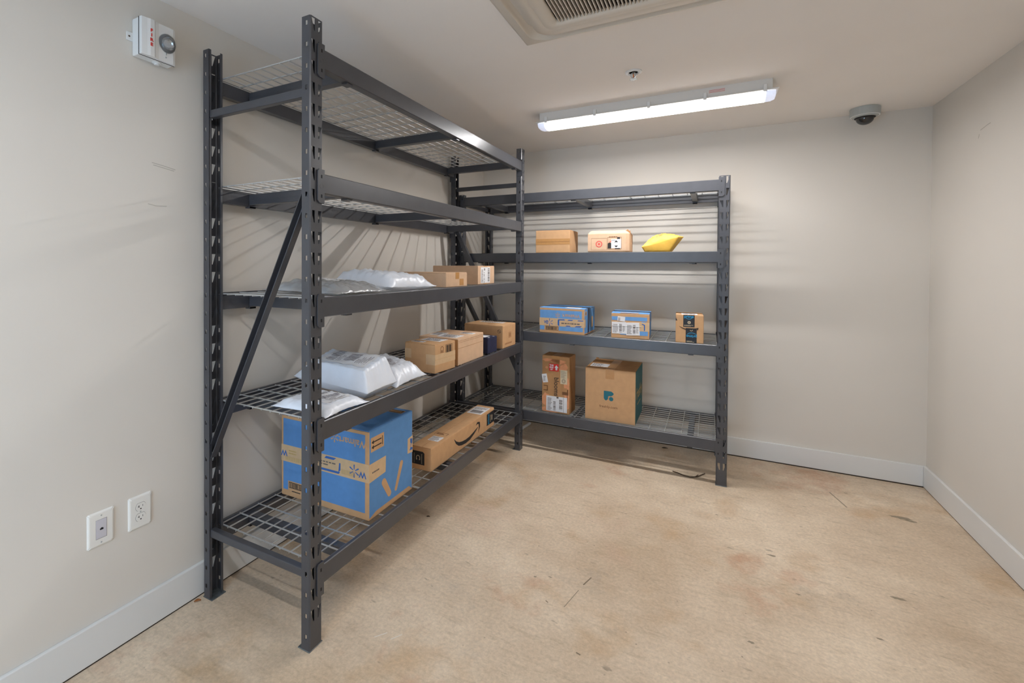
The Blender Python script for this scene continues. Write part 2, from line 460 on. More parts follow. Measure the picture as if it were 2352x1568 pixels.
# ------------------------------------------------------------------ boxes with print
FR = {}
def frames(L, W, Hh):
    return {'front': (Vector((0, 0, 0)), Vector((1, 0, 0)), Vector((0, 0, 1)), Vector((0, -1, 0))),
            'right': (Vector((L, 0, 0)), Vector((0, 1, 0)), Vector((0, 0, 1)), Vector((1, 0, 0))),
            'left': (Vector((0, W, 0)), Vector((0, -1, 0)), Vector((0, 0, 1)), Vector((-1, 0, 0))),
            'top': (Vector((0, 0, Hh)), Vector((1, 0, 0)), Vector((0, 1, 0)), Vector((0, 0, 1)))}

def decal(root, face, polys, name, m, layer=1, label=None, parent=None):
    """thin printed or stuck-on shape lying on one face; polys in metres from the face's lower left"""
    O, U, V, Nn = FR[root.name][face]
    bm = bmesh.new()
    lo, hi = .0001, .0004 * layer + .0003
    for poly in polys:
        a = [bm.verts.new(O + U * p[0] + V * p[1] + Nn * lo) for p in poly]
        b = [bm.verts.new(O + U * p[0] + V * p[1] + Nn * hi) for p in poly]
        n = len(poly)
        try: bm.faces.new(b)
        except ValueError: continue
        for i in range(n): bm.faces.new((a[i], a[(i + 1) % n], b[(i + 1) % n], b[i]))
    o = new_obj(name, bm_mesh(name, bm, m), parent or root)
    if label: o['label'] = label
    return o

def rect(u0, v0, u1, v1): return [(u0, v0), (u1, v0), (u1, v1), (u0, v1)]
def rrect(cu, cv, w, h, ang):
    c, s = math.cos(ang), math.sin(ang)
    return [(cu + x * c - y * s, cv + x * s + y * c) for x, y in ((-w / 2, -h / 2), (w / 2, -h / 2), (w / 2, h / 2), (-w / 2, h / 2))]
def capsule(u0, v0, u1, v1, r0_, r1_, n=8):
    a = math.atan2(v1 - v0, u1 - u0); pts = []
    for k in range(n + 1):
        t = a + math.pi / 2 + math.pi * k / n; pts.append((u0 + r0_ * math.cos(t), v0 + r0_ * math.sin(t)))
    for k in range(n + 1):
        t = a - math.pi / 2 + math.pi * k / n; pts.append((u1 + r1_ * math.cos(t), v1 + r1_ * math.sin(t)))
    return pts
def circle(cu, cv, r, n=28): return [(cu + r * math.cos(2 * math.pi * k / n), cv + r * math.sin(2 * math.pi * k / n)) for k in range(n)]
def ring(cu, cv, r1, r2, n=28):
    out = []
    for k in range(n):
        a, b = 2 * math.pi * k / n, 2 * math.pi * (k + 1) / n
        out.append([(cu + r1 * math.cos(a), cv + r1 * math.sin(a)), (cu + r1 * math.cos(b), cv + r1 * math.sin(b)),
                    (cu + r2 * math.cos(b), cv + r2 * math.sin(b)), (cu + r2 * math.cos(a), cv + r2 * math.sin(a))])
    return out
def outline(u0, v0, u1, v1, t): return [rect(u0, v0, u1, v0 + t), rect(u0, v1 - t, u1, v1), rect(u0, v0, u0 + t, v1), rect(u1 - t, v0, u1, v1)]
def barcode(u0, v0, u1, v1, n=16, seed=1, vertical=True):
    r = random.Random(seed); out = []; tot = (u1 - u0) if vertical else (v1 - v0); p = 0
    ws = [r.choice((1, 1, 2, 3)) for _ in range(2 * n)]; s = tot / sum(ws)
    for k, w in enumerate(ws):
        if k % 2 == 0:
            out.append(rect(u0 + p, v0, u0 + p + w * s, v1) if vertical else rect(u0, v0 + p, u1, v0 + p + w * s))
        p += w * s
    return out
def spark(cu, cv, r, k=.32, w=.16, ang0=math.pi / 2):
    out = []
    for i in range(6):
        a = ang0 + i * math.pi / 3
        out.append(capsule(cu + k * r * math.cos(a), cv + k * r * math.sin(a), cu + r * math.cos(a), cv + r * math.sin(a), w * r * .55, w * r))
    return out
def lines(u0, v0, u1, v1, n, seed=3, fill=.45):
    """rows of small illegible print"""
    r = random.Random(seed); out = []; dv = (v1 - v0) / n
    for k in range(n):
        u = u0; end = u0 + (u1 - u0) * r.uniform(.6, 1)
        while u < end:
            w = min(r.uniform(.05, .16) * (u1 - u0), end - u)
            out.append(rect(u, v0 + k * dv, u + w, v0 + (k + fill) * dv)); u += w + .03 * (u1 - u0)
    return out

def text(root, face, s, u, v, size, m, rot=0.0, name='lettering', layer=2, bold=0.0, align='CENTER', parent=None, sx=1.0):
    cu = bpy.data.curves.new('t', 'FONT'); cu.body = s; cu.size = size; cu.align_x = align; cu.align_y = 'CENTER'; cu.offset = bold; cu.resolution_u = 3
    to = bpy.data.objects.new('t', cu); COL.objects.link(to)
    dg = bpy.context.evaluated_depsgraph_get(); dg.update()
    me = bpy.data.meshes.new_from_object(to.evaluated_get(dg))
    bpy.data.objects.remove(to); bpy.data.curves.remove(cu)
    O, U, V, Nn = FR[root.name][face]
    c, sn = math.cos(rot), math.sin(rot)
    for vt in me.vertices:
        x, y = vt.co.x * sx, vt.co.y
        vt.co = O + U * (u + x * c - y * sn) + V * (v + x * sn + y * c) + Nn * (.0004 * layer + .0005)
    me.materials.clear(); me.materials.append(m); me.name = name
    return new_obj(name, me, parent or root)

def carton(name, near, L, W, Hh, z, rot, m, label, seam='y', flap_m=None, tape=None, bevel=.003, group=None, cat='box'):
    """closed carton; 'near' is the world xy of the corner between its front (towards -y) and right (+x) faces"""
    c, s = math.cos(rot), math.sin(rot)
    ox, oy = near[0] - L * c, near[1] - L * s
    root = empty(name, (ox, oy, z), rot); tag(root, label, cat, group)
    FR[root.name] = frames(L, W, Hh)
    bm = bmesh.new(); add_box(bm, 0, L, 0, W, 0, Hh - .0035, bevel=bevel)
    new_obj('body', bm_mesh('body', bm, m), root)
    g = .0012
    if seam == 'y':     # seam runs along local y
        fl = ((.0015, L / 2 - g, .0015, W - .0015), (L / 2 + g, L - .0015, .0015, W - .0015))
    else:
        fl = ((.0015, L - .0015, .0015, W / 2 - g), (.0015, L - .0015, W / 2 + g, W - .0015))
    for k, (x0, x1, y0, y1) in enumerate(fl):
        bm = bmesh.new(); add_box(bm, x0, x1, y0, y1, Hh - .0036, Hh, bevel=.0012, seg=1)
        new_obj('flap', bm_mesh('flap', bm, flap_m or m), root)
    if tape:
        w = .03
        tw = [rect(L / 2 - w, 0, L / 2 + w, W)] if seam == 'y' else [rect(0, W / 2 - w, L, W / 2 + w)]
        decal(root, 'top', tw, 'packing_tape', tape)
        if seam == 'y': decal(root, 'front', [rect(L / 2 - w, Hh - .07, L / 2 + w, Hh)], 'packing_tape', tape)
        else: decal(root, 'right', [rect(W / 2 - w, Hh - .07, W / 2 + w, Hh)], 'packing_tape', tape)
    return root

def label_stick(root, face, u0, v0, u1, v1, seed=1, bars=True, vert=True, name='shipping_label', layer=2):
    lab = decal(root, face, [rect(u0, v0, u1, v1)], name, M['paper'], layer, 'white paper label')
    w, h = u1 - u0, v1 - v0
    pr = lines(u0 + .06 * w, v0 + .62 * h, u0 + .94 * w, v0 + .95 * h, 4, seed)
    if bars:
        pr += barcode(u0 + .12 * w, v0 + .12 * h, u0 + .88 * w, v0 + .5 * h, 14, seed, vert)
    else: pr += lines(u0 + .06 * w, v0 + .08 * h, u0 + .9 * w, v0 + .6 * h, 4, seed + 5)
    decal(root, face, pr, 'label_print', M['grey_ink'], layer + 1, parent=lab)
    return lab

Z5, Z4, Z3 = .2885, .8225, 1.2795
# ---- big blue box on the lowest shelf of the tall rack
b = carton('shipping_box', (.607, 1.607), .531, .342, .390, Z5, .012, M['kraft'], 'large blue and kraft cardboard box with upside-down Walmart print and paper tape', flap_m=M['blue'], seam='x')
FL, FW, FH = .531, .342, .390
decal(b, 'front', [[(.013, .030), (FL - .022, .030), (FL - .022, FH - .018), (.013, FH - .018)]], 'blue_print', M['blue'])
decal(b, 'right', [[(.002, .010), (.05, .024), (FW - .03, .026), (FW - .006, .006), (FW - .004, FH - .002), (.002, FH - .002)]], 'blue_print', M['blue'])
decal(b, 'top', [rect(.004, .004, FL - .004, FW - .004)], 'blue_print', M['blue'])
text(b, 'front', 'Walmart', FL - .088, FH - .060, .046, M['kraft'], math.pi, bold=.0006)
decal(b, 'front', spark(FL - .196, FH - .056, .021), 'spark_logo', M['kraft'], 2)
tp = decal(b, 'front', [[(0, .165), (FL, .165), (FL, .245), (0, .245)]], 'paper_tape', M['tape'], 2, 'tan printed paper tape')
decal(b, 'right', [[(0, .165), (.118, .172), (.120, .245), (0, .245)]], 'paper_tape', M['tape'], 2, 'tan printed paper tape')
decal(b, 'right', [[(FW - .045, .190), (FW, .185), (FW, .268), (FW - .043, .262)]], 'paper_tape', M['tape'], 2, 'tan printed paper tape')
decal(b, 'right', [[(FW - .028, .2), (FW - .002, .198), (FW - .002, .21), (FW - .016, .213), (FW - .018, .225), (FW - .004, .232), (FW - .004, .254), (FW - .022, .257), (FW - .022, .240), (FW - .012, .226)]], 'tape_print', M['dblue'], 3)
text(b, 'front', 'W', FL - .035, .196, .038, M['dblue'], math.pi, bold=.001, layer=3)
text(b, 'front', 'W', .020, .206, .038, M['dblue'], math.pi, bold=.001, layer=3)
decal(b, 'front', spark(FL - .082, .203, .026, w=.13), 'spark_logo', M['dblue'], 3)
u0, u1 = FL - .30, FL - .16
decal(b, 'front', [[(u0 - .02, .229), (u0 + .02, .229), (u0 + .03, .240), (u0 - .01, .240)], [(u0 + .045, .229), (u0 + .10, .229), (u0 + .115, .240), (u0 + .055, .240)],
                   [(u1 - .012, .180), (u1, .190), (u1, .222), (u1 - .008, .222)], [(u0 + .02, .172), (u1 - .01, .172), (u1 - .002, .182), (u0 + .01, .182)],
                   [(u0 - .08, .172), (u0 - .01, .172), (u0 + .004, .182), (u0 - .08, .182)]], 'tape_print', M['dblue'], 3)
decal(b, 'front', lines(u0 - .06, .198, u1 - .015, .222, 2, 4), 'tape_print', M['grey_ink'], 3)
decal(b, 'front', lines(.05, .205, .12, .230, 2, 8) + [rect(.03 + k * .006, .172, .032 + k * .006, .192) for k in range(18)] + [rect(FL - .155 + k * .006, .176, FL - .153 + k * .006, .198) for k in range(13)], 'tape_print', M['tan_ink'], 3)
decal(b, 'right', lines(.02, .200, .085, .214, 1, 9), 'tape_print', M['grey_ink'], 3)
decal(b, 'front', [rect(.045, .030, .15, .075)], 'barcode_panel', M['kraft'], 2)
decal(b, 'front', outline(.052, .042, .143, .070, .003) + barcode(.06, .046, .135, .066, 14, 3) + lines(.07, .026, .125, .035, 1, 2), 'barcode', M['black'], 3)
ap = decal(b, 'right', [rect(.010, FH - .095, .105, FH - .032)], 'arrow_panel', M['kraft'], 2, 'kraft panel with two black arrows')
decal(b, 'right', [rect(.030, FH - .078, .086, FH - .073), rect(.030, FH - .056, .086, FH - .051), rect(.092, FH - .084, .096, FH - .044),
                   [(.015, FH - .0755), (.030, FH - .085), (.030, FH - .066)], [(.015, FH - .0535), (.030, FH - .063), (.030, FH - .044)]], 'handling_arrows', M['black'], 3, parent=ap)
decal(b, 'right', [capsule(.105, .130, .148, .060, .016, .014), capsule(.245, .165, .200, .060, .013, .010)], 'spark_logo', M['kraft'], 2)
decal(b, 'top', [rect(FL - .11, FW - .07, FL - .02, FW - .03)], 'arrow_panel', M['kraft'], 2)
decal(b, 'top', outline(FL - .105, FW - .065, FL - .025, FW - .035, .004), 'handling_arrows', M['black'], 3)
decal(b, 'top', lines(FL - .25, .02, FL - .06, .06, 1, 11, .9), 'lettering', M['dblue'], 2)

# ---- long carton with smile arrow
b = carton('shipping_box', (.588, 2.152), .127, .855, .126, Z5, .009, M['kraft'], 'long narrow kraft carton with a big black smile arrow', seam='y', tape=None)
def smile(u0, v0, u1, v1, t):
    pts_lo, pts_hi = [], []
    n = 18
    for k in range(n + 1):
        s = k / n
        u = u0 + (u1 - u0) * s
        v = v0 + (v1 - v0) * s - math.sin(math.pi * s ** .85) * t * 2.1
        th = t * (.12 + .9 * math.sin(math.pi * min(1, s * .9 + .05)) ** .9) * (1 - s * .35)
        pts_lo.append((u, v)); pts_hi.append((u, v + th))
    return [[pts_lo[k], pts_lo[k + 1], pts_hi[k + 1], pts_hi[k]] for k in range(n)]
LW = .855
lo_ = [(.263, .090), (.285, .058), (.320, .035), (.361, .0245), (.415, .0190), (.474, .0225), (.535, .040), (.590, .064)]
hi_ = [(.263, .092), (.292, .070), (.326, .055), (.367, .0465), (.415, .0420), (.467, .0440), (.528, .055), (.590, .068)]
sm = [[lo_[k], lo_[k + 1], hi_[k + 1], hi_[k]] for k in range(7)]
sm += [[(.557, .084), (.581, .088), (.600, .084), (.604, .096), (.580, .101)], [(.600, .084), (.604, .062), (.596, .027), (.622, .062), (.619, .092), (.604, .096)]]
decal(b, 'right', sm, 'smile_logo', M['black'], 1)
tb = decal(b, 'right', [rect(LW - .125, .03, LW, .108)], 'black_tape', M['blackt'], 1, 'black printed tape')
text(b, 'right', 'prime', LW - .098, .068, .030, M['cyan'], math.pi / 2, layer=2, bold=.0006, parent=tb)
decal(b, 'right', [rect(LW - .045, .05, LW - .035, .085)] + lines(LW - .07, .045, LW - .06, .095, 5, 4), 'tape_print', M['cream'], 2, parent=tb)
decal(b, 'front', [[(0, .028), (.085, .028), (.085, .092), (.075, .10), (0, .10)]], 'black_label', M['blackt'], 1, 'black label with white icon')
decal(b, 'front', ring(.045, .066, .012, .009, 16)[0:8] + [rect(.033, .056, .036, .066), rect(.054, .056, .057, .066), circle(.036, .055, .003, 10), circle(.054, .055, .003, 10)] + lines(.066, .035, .071, .09, 8, 2) + lines(.018, .035, .022, .09, 8, 5), 'label_print', M['cream'], 2)
label_stick(b, 'top', .012, LW - .20, .118, LW - .045, 4, True, False)
lb = label_stick(b, 'top', .040, .105, .108, .175, 9, False)
decal(b, 'top', outline(.025, .205, .105, .240, .002)[1:] + lines(.035, .213, .09, .235, 2, 6, .6), 'stamp', M['brown_ink'], 1)

# ---- fourth shelf of the tall rack: four cartons and a small navy box
b = carton('shipping_box', (.614, 2.146), .205, .197, .155, Z4, -.075, M['kraft'], 'kraft carton with pale tape bands and a barcode beside the white mailers', seam='y')
decal(b, 'right', [rect(0, .045, .197, .10)], 'packing_tape', M['tape'], 1)
decal(b, 'right', [rect(0, .072, .197, .0735)], 'packing_tape', M['kraft'], 2)
decal(b, 'front', [rect(.145, .045, .205, .10)], 'packing_tape', M['tape'], 1)
decal(b, 'front', [rect(0, .07, .045, .12)], 'packing_tape', M['tape'], 1)
decal(b, 'right', outline(.10, .098, .165, .142, .0015) + barcode(.105, .1, .16, .138, 12, 6), 'barcode', M['black'], 1)
decal(b, 'right', ring(.065, .125, .014, .011, 18) + lines(.05, .105, .08, .118, 2, 2), 'stamp', M['brown_ink'], 1)
label_stick(b, 'top', .03, .10, .165, .185, 12)
label_stick(b, 'top', .02, .03, .10, .065, 14, False)

b = carton('shipping_box', (.6255, 2.383), .268, .342, .154, Z4, -.003, M['kraft2'], 'wide pale kraft carton with perforated top flap, middle of the middle shelf', seam='y')
decal(b, 'right', [rect(0, .098, .342, .0995)] + [rect(.01 + k * .012, .140, .016 + k * .012, .142) for k in range(27)] + [rect(.01 + k * .012, .130, .016 + k * .012, .132) for k in range(27)], 'perforation', M['edge'], 1)
decal(b, 'front', [rect(.225, 0, .268, .15)], 'tucked_flap', M['kraft3'], 1)
label_stick(b, 'top', .10, .04, .235, .14, 21)
label_stick(b, 'top', .02, .08, .10, .19, 22)
label_stick(b, 'top', .16, .22, .25, .27, 23, False)

b = carton('navy_box', (.6226, 2.806), .15, .133, .104, Z4, -.04, M['navy'], 'small dark navy box between two kraft cartons', seam='x', cat='box')
decal(b, 'top', [rect(.0, .02, .115, .10)], 'white_label', M['paper'], 1)
for u in (.02, .09): decal(b, 'top', [rect(.135, u, .148, u + .012)], 'white_tab', M['paper'], 1)

b = carton('shipping_box', (.632, 3.030), .305, .229, .160, Z4, -.025, M['kraft'], 'kraft carton with a round stamp next to the far upright of the tall rack', seam='y')
decal(b, 'front', ring(.277, .120, .013, .0112, 20) + [rrect(.277, .120, .022, .0025, -.7)], 'stamp', M['black'], 1)
decal(b, 'right', outline(.105, .065, .145, .105, .003) + [rect(.112, .072, .138, .098)] + lines(.04, .022, .20, .042, 1, 7, .6), 'stamp', M['edge'], 1)
label_stick(b, 'top', .05, .14, .24, .20, 31, False)
decal(b, 'top', lines(.16, .05, .22, .08, 2, 4), 'stamp', M['edge'], 1)

# ---- third shelf of the tall rack
b = carton('shipping_box', (.617, 2.254), .375, .232, .082, Z3, -.053, M['kraft2'], 'flat kraft carton with two amber tape tabs beside the mailers', seam='y')
decal(b, 'right', [rect(.10, .045, .14, .082), rect(.145, .008, .19, .045)], 'tape_tab', M['ctape'], 1)
b = carton('shipping_box', (.5866, 2.722), .33, .287, .121, Z3, .044, M['kraft2'], 'kraft carton with a tall white barcode label on its end', seam='y')
lab = decal(b, 'right', [rect(.045, .008, .205, .112)], 'shipping_label', M['paper'], 2, 'white paper label')
decal(b, 'right', barcode(.165, .015, .195, .105, 14, 8, False) + barcode(.095, .012, .108, .085, 12, 5, False) + [rect(.10, .09, .115, .104)] + lines(.055, .014, .085, .10, 9, 3), 'label_print', M['grey_ink'], 3, parent=lab)
decal(b, 'right', [rect(.10, -.0, .15, .008), rect(.10, .113, .15, .121)], 'packing_tape', M['kraft'], 2)

# ---- back rack, second shelf
B2, B3, B4 = 1.5015, .9005, .2925
b = carton('shipping_box', (.980, 3.468), .262, .245, .170, B2, 0, M['kraft'], 'plain kraft carton with a tape band across its front on the back rack', seam='x')
decal(b, 'front', [rect(0, .062, .262, .106)], 'packing_tape', M['ctape'], 1)
decal(b, 'front', [rect(0, .083, .262, .0845)], 'seam', M['brown_ink'], 2)
decal(b, 'right', [rect(0, .062, .012, .106), rect(.17, .06, .185, .10)], 'packing_tape', M['ctape'], 1)

# carton with crushed, chamfered corners
root = empty('shipping_box', (1.112, 3.470, B2), .015); tag(root, 'battered kraft carton with red bullseye logo and crushed corners', 'box')
GL, GW, GH = .285, .20, .158
FR[root.name] = frames(GL - .02, GW, GH)
bm = bmesh.new()
rings = []
for (ins, z) in ((.004, 0), (0, .01), (0, GH - .024), (.016, GH - .004), (.026, GH)):
    ring_pts = [(ins, ins + .0), (GL - .022 - ins, ins), (GL - ins, ins + .022), (GL - ins, GW - ins), (ins, GW - ins)]
    rings.append([bm.verts.new((p[0], p[1], z)) for p in ring_pts])
for a, c2 in zip(rings, rings[1:]):
    for i in range(5): bm.faces.new((a[i], a[(i + 1) % 5], c2[(i + 1) % 5], c2[i]))
bm.faces.new(rings[0][::-1]); bm.faces.new(rings[-1])
bmesh.ops.bevel(bm, geom=list(bm.edges), offset=.002, segments=2, affect='EDGES')
new_obj('body', bm_mesh('body', bm, M['kraft2']), root)
bm = bmesh.new()
prism(bm, [(GL - .05, GH - .012), (GL - .005, GH - .028), (GL + .001, GH - .012), (GL - .012, GH + .006), (GL - .022, GH - .001)], 'y', .030, .034)
prism(bm, [(GL - .03, GH - .02), (GL + .002, GH - .03), (GL + .002, GH - .004), (GL - .008, GH - .002)], 'y', .055, .058)
new_obj('torn_flap', bm_mesh('torn_flap', bm, M['edge']), root)
decal(root, 'front', ring(.080, .060, .0235, .0165) + [circle(.080, .060, .0085)], 'bullseye_logo', M['pinkred'], 1)
decal(root, 'front', outline(.025, .018, .135, .102, .0012) + outline(.14, .022, .235, .108, .0018) + lines(.15, .108, .23, .120, 1, 3), 'printed_frame', M['brown_ink'], 1)
for q_ in ([(.14, .028), (.165, .028), (.165, .062), (.16, .070), (.146, .068), (.14, .060)], rect(.205, .092, .225, .108), rect(.19, .022, .225, .03)):
    decal(root, 'front', [q_], 'picture_print', M['black'], 1)
decal(root, 'front', [[(.15, .07), (.168, .078), (.168, .084), (.152, .076)]], 'picture_print', M['pinkred'], 2)
lab = decal(root, 'front', [rect(.165, .03, .232, .094)], 'shipping_label', M['paper'], 2, 'white label with two dark triangles')
decal(root, 'front', [[(.186, .072), (.212, .072), (.199, .086)], [(.186, .048), (.212, .048), (.199, .035)]] + lines(.168, .084, .195, .092, 1, 2), 'label_print', M['black'], 3, parent=lab)

# ---- back rack, third shelf: two blue boxes and a cube
def blue_parcel(near, L, W, Hh, rot, label):
    b = carton('shipping_box', near, L, W, Hh, B3, rot, M['kraft'], label, seam='x', flap_m=M['lblue'])
    decal(b, 'right', [rect(.004, .01, W, Hh - .004)], 'blue_print', M['lblue'])
    decal(b, 'top', [rect(.0, .025, L, W)], 'blue_print', M['lblue'])
    return b
L_, W_, H_ = .340, .300, .190
b = blue_parcel((1.102, 3.428), L_, W_, H_, -.028, 'longer blue and kraft box with Walmart lettering upside down and a tape band')
decal(b, 'front', [rect(.004, .105, L_ - .018, H_ - .018), rect(.004, .022, .04, .055), rect(.15, .022, L_ - .01, .055)], 'blue_print', M['lblue'])
text(b, 'front', 'Walmart', L_ - .098, H_ - .055, .036, M['kraft'], math.pi, bold=.0005)
decal(b, 'front', spark(L_ - .198, H_ - .055, .017), 'spark_logo', M['kraft'], 2)
tp = decal(b, 'front', [rect(.0, .054, L_, .112)], 'paper_tape', M['tape'], 2, 'tan printed paper tape')
text(b, 'front', 'W', .052, .080, .030, M['dblue'], 0, layer=3, bold=.001, parent=tp)
decal(b, 'front', spark(.080, .080, .026, w=.10), 'spark_logo', M['dblue'], 3, parent=tp)
decal(b, 'front', [[(.145, .06), (.155, .056), (.155, .106), (.148, .106), (.142, .098), (.142, .066)], [(.155, .098), (.20, .1), (.19, .108), (.155, .106)], [(.215, .1), (.25, .1), (.26, .107), (.225, .107)],
                   [(.2, .056), (.24, .056), (.235, .063), (.21, .063)], [(.27, .056), (.31, .056), (.325, .066), (.28, .063)], [(.29, .1), (.33, .1), (.335, .106), (.295, .106)]], 'tape_print', M['dblue'], 3, parent=tp)
decal(b, 'front', lines(.17, .074, .32, .088, 1, 6, .6), 'tape_print', M['grey_ink'], 3, parent=tp)
decal(b, 'front', outline(.05, .022, .145, .05, .002) + barcode(.056, .026, .139, .046, 14, 3), 'barcode', M['black'], 1)
decal(b, 'right', [rect(.09, .008, .14, H_)], 'strap', M['strap'], 2, 'dark blue tape band')
decal(b, 'right', [rect(.02, H_ - .05, .06, H_ - .02)], 'arrow_panel', M['kraft'], 2)
decal(b, 'right', [rect(.026, H_ - .044, .032, H_ - .026), rect(.044, H_ - .044, .05, H_ - .026)], 'handling_arrows', M['black'], 3)
decal(b, 'right', [rect(0, .054, .035, .112), rect(.2, .04, .25, .12)], 'paper_tape', M['tape'], 2)
decal(b, 'top', [rect(.0, .10, L_, .155)], 'strap', M['strap'], 2, 'dark blue tape band')
decal(b, 'top', [rect(.19, .03, .30, .095)], 'shipping_label', M['paper'], 2)

L_, W_, H_ = .250, .240, .176
b = blue_parcel((1.5396, 3.445), L_, W_, H_, .06, 'shorter blue and kraft box plastered with white shipping labels')
decal(b, 'front', [rect(.003, .125, L_ - .015, H_ - .025), rect(.06, .025, L_ - .01, .055), rect(.2, .055, L_ - .02, .12)], 'blue_print', M['lblue'])
decal(b, 'front', [rect(.18, .055, L_ - .0, .115)], 'paper_tape', M['tape'], 2)
decal(b, 'front', [[(.215, .06), (.222, .06), (.222, .10), (.205, .108), (.2, .102), (.215, .096)]], 'tape_print', M['dblue'], 3)
for k, (cx_, cy_, w, h, a, sd) in enumerate(((.052, .072, .095, .082, .02, 4), (.143, .068, .088, .088, .05, 6), (.067, .135, .05, .032, -.08, 9))):
    lab = decal(b, 'front', [rrect(cx_, cy_, w, h, a)], 'shipping_label', M['paper'], 4 + k, 'creased white paper label')
    pr = lines(cx_ - w * .42, cy_ - h * .4, cx_ - w * .05, cy_ + h * .35, 7, sd)
    if k < 2: pr += barcode(cx_ + w * .02, cy_ - h * .38, cx_ + w * .2, cy_ + h * .35, 12, sd, False) + lines(cx_ + w * .26, cy_ - h * .3, cx_ + w * .42, cy_ + h * .2, 5, sd)
    decal(b, 'front', pr, 'label_print', M['grey_ink'], 5 + k, parent=lab)
decal(b, 'front', [rect(0, .086, .2, .0875)], 'crease', M['plastic'], 8)
decal(b, 'right', [rect(.09, .008, .13, H_)], 'strap', M['strap'], 2, 'dark blue tape band')
decal(b, 'right', [rect(.02, H_ - .055, .06, H_ - .02)], 'arrow_panel', M['kraft'], 2)
decal(b, 'right', [rect(.026, H_ - .048, .032, H_ - .026), rect(.044, H_ - .048, .05, H_ - .026)], 'handling_arrows', M['black'], 3)
decal(b, 'top', [rect(.0, .10, L_, .15)], 'strap', M['strap'], 2, 'dark blue tape band')
decal(b, 'top', [rect(.06, .0, .18, .03)], 'paper_tape', M['kraft'], 2)

b = carton('shipping_box', (1.8683, 3.440), .165, .20, .184, B3, .06, M['kraft'], 'small cube-shaped kraft carton with black prime tape down the front', seam='x')
tb = decal(b, 'front', [[(.045, .184), (.112, .184), (.112, .105), (.045, .105)]], 'black_tape', M['blackt'], 1, 'black printed tape')
tb2 = decal(b, 'front', [[(.060, .0), (.125, .0), (.125, .098), (.060, .098)]], 'black_tape', M['blackt'], 1, 'black printed tape')
text(b, 'front', 'prime', .078, .174, .024, M['cyan'], 0, layer=2, parent=tb, bold=.0004)
text(b, 'front', 'prime', .095, .045, .027, M['cyan'], math.pi, layer=2, parent=tb2, bold=.0004)
def arc(cu_, cv_, w, d, t, flip=1, n=10):
    o = []
    for k in range(n):
        a, c2 = k / n, (k + 1) / n
        f = lambda s: cv_ - flip * d * (1 - (2 * s - 1) ** 2)
        o.append([(cu_ + w * (a - .5), f(a)), (cu_ + w * (c2 - .5), f(c2)), (cu_ + w * (c2 - .5), f(c2) + t), (cu_ + w * (a - .5), f(a) + t)])
    return o
decal(b, 'front', arc(.078, .164, .042, .008, .003), 'smile_logo', M['cyan'], 2, parent=tb)
decal(b, 'front', arc(.095, .058, .05, .008, .003, -1), 'smile_logo', M['cyan'], 2, parent=tb2)
decal(b, 'front', ring(.080, .135, .0095, .0055, 18) + [[(.078, .131), (.078, .139), (.084, .135)]] + lines(.05, .111, .107, .121, 2, 3), 'tape_print', M['cream'], 2, parent=tb)
decal(b, 'front', lines(.066, .006, .12, .017, 2, 5) + ring(.093, .088, .009, .006, 16)[8:], 'tape_print', M['cream'], 2, parent=tb2)
decal(b, 'front', smile(.022, .108, .120, .092, .007) + [[(.118, .098), (.135, .103), (.132, .088), (.126, .086), (.127, .096)]], 'smile_logo', M['black'], 3)
decal(b, 'front', [[(0, .145), (.010, .145), (0, .165)]], 'black_tape', M['blackt'], 1)
decal(b, 'right', lines(.10, .03, .112, .09, 8, 4), 'stamp', M['brown_ink'], 1)
label_stick(b, 'top', .035, .02, .13, .12, 6)

# ---- back rack, lowest shelf
bx, by_, bh_ = .212, .162, .430
b = carton('plant_box', (.987, 3.468), bx, by_, bh_, B4, -.02, M['kraft3'], 'tall narrow brown box lettered bloomscape with a red this-side-up sticker', seam='y', tape=M['ctape'])
pk = []
r_ = random.Random(5)
def blob(cu_, cv_, ru, rv, n=14, jit=.25):
    return [(min(max(cu_ + ru * math.cos(2 * math.pi * k / n) * r_.uniform(1 - jit, 1 + jit), .001), bx - .001), min(max(cv_ + rv * math.sin(2 * math.pi * k / n) * r_.uniform(1 - jit, 1 + jit), .001), bh_ - .001)) for k in range(n)]
pk = [blob(.05, bh_ - .035, .05, .012), blob(.12, bh_ - .045, .06, .018), blob(.165, bh_ - .085, .03, .035), blob(.19, .19, .022, .09), blob(.03, .09, .032, .05), blob(.06, .02, .07, .02), blob(.2, .1, .012, .06), blob(.035, bh_ - .092, .012, .010, 10, .15)]
decal(b, 'front', pk, 'leaf_print', M['peach'], 1, 'peach coloured leaf print')
text(b, 'front', 'bloomscape', .112, .155, .052, M['black'], -math.pi / 2, layer=2, bold=.0003, sx=.92)
st = decal(b, 'front', [rect(.055, bh_ - .115, .130, bh_ - .06)], 'red_sticker', M['red'], 2, 'red sticker reading this side up')
for k, s in enumerate(('THIS', 'SIDE', 'UP')): text(b, 'front', s, .074, bh_ - .072 - k * .0155, .0155, M['paper'], 0, layer=3, bold=.0007, parent=st)
decal(b, 'front', [[(.097, bh_ - .088), (.112, bh_ - .068), (.127, bh_ - .088), (.119, bh_ - .088), (.119, bh_ - .106), (.105, bh_ - .106), (.105, bh_ - .088)]], 'arrow', M['paper'], 3, parent=st)
lab = decal(b, 'front', [rect(.143, .225, .195, bh_ - .10)], 'cream_label', M['cream'], 2, 'cream instruction label')
decal(b, 'front', lines(.148, .27, .19, bh_ - .105, 14, 5, .3) + ring(.168, .248, .015, .0125, 18) + ring(.168, .248, .009, .007, 14), 'label_print', M['grey_ink'], 3, parent=lab)
lab = decal(b, 'front', [rect(.035, .012, .195, .125)], 'shipping_label', M['paper'], 4, 'white shipping label')
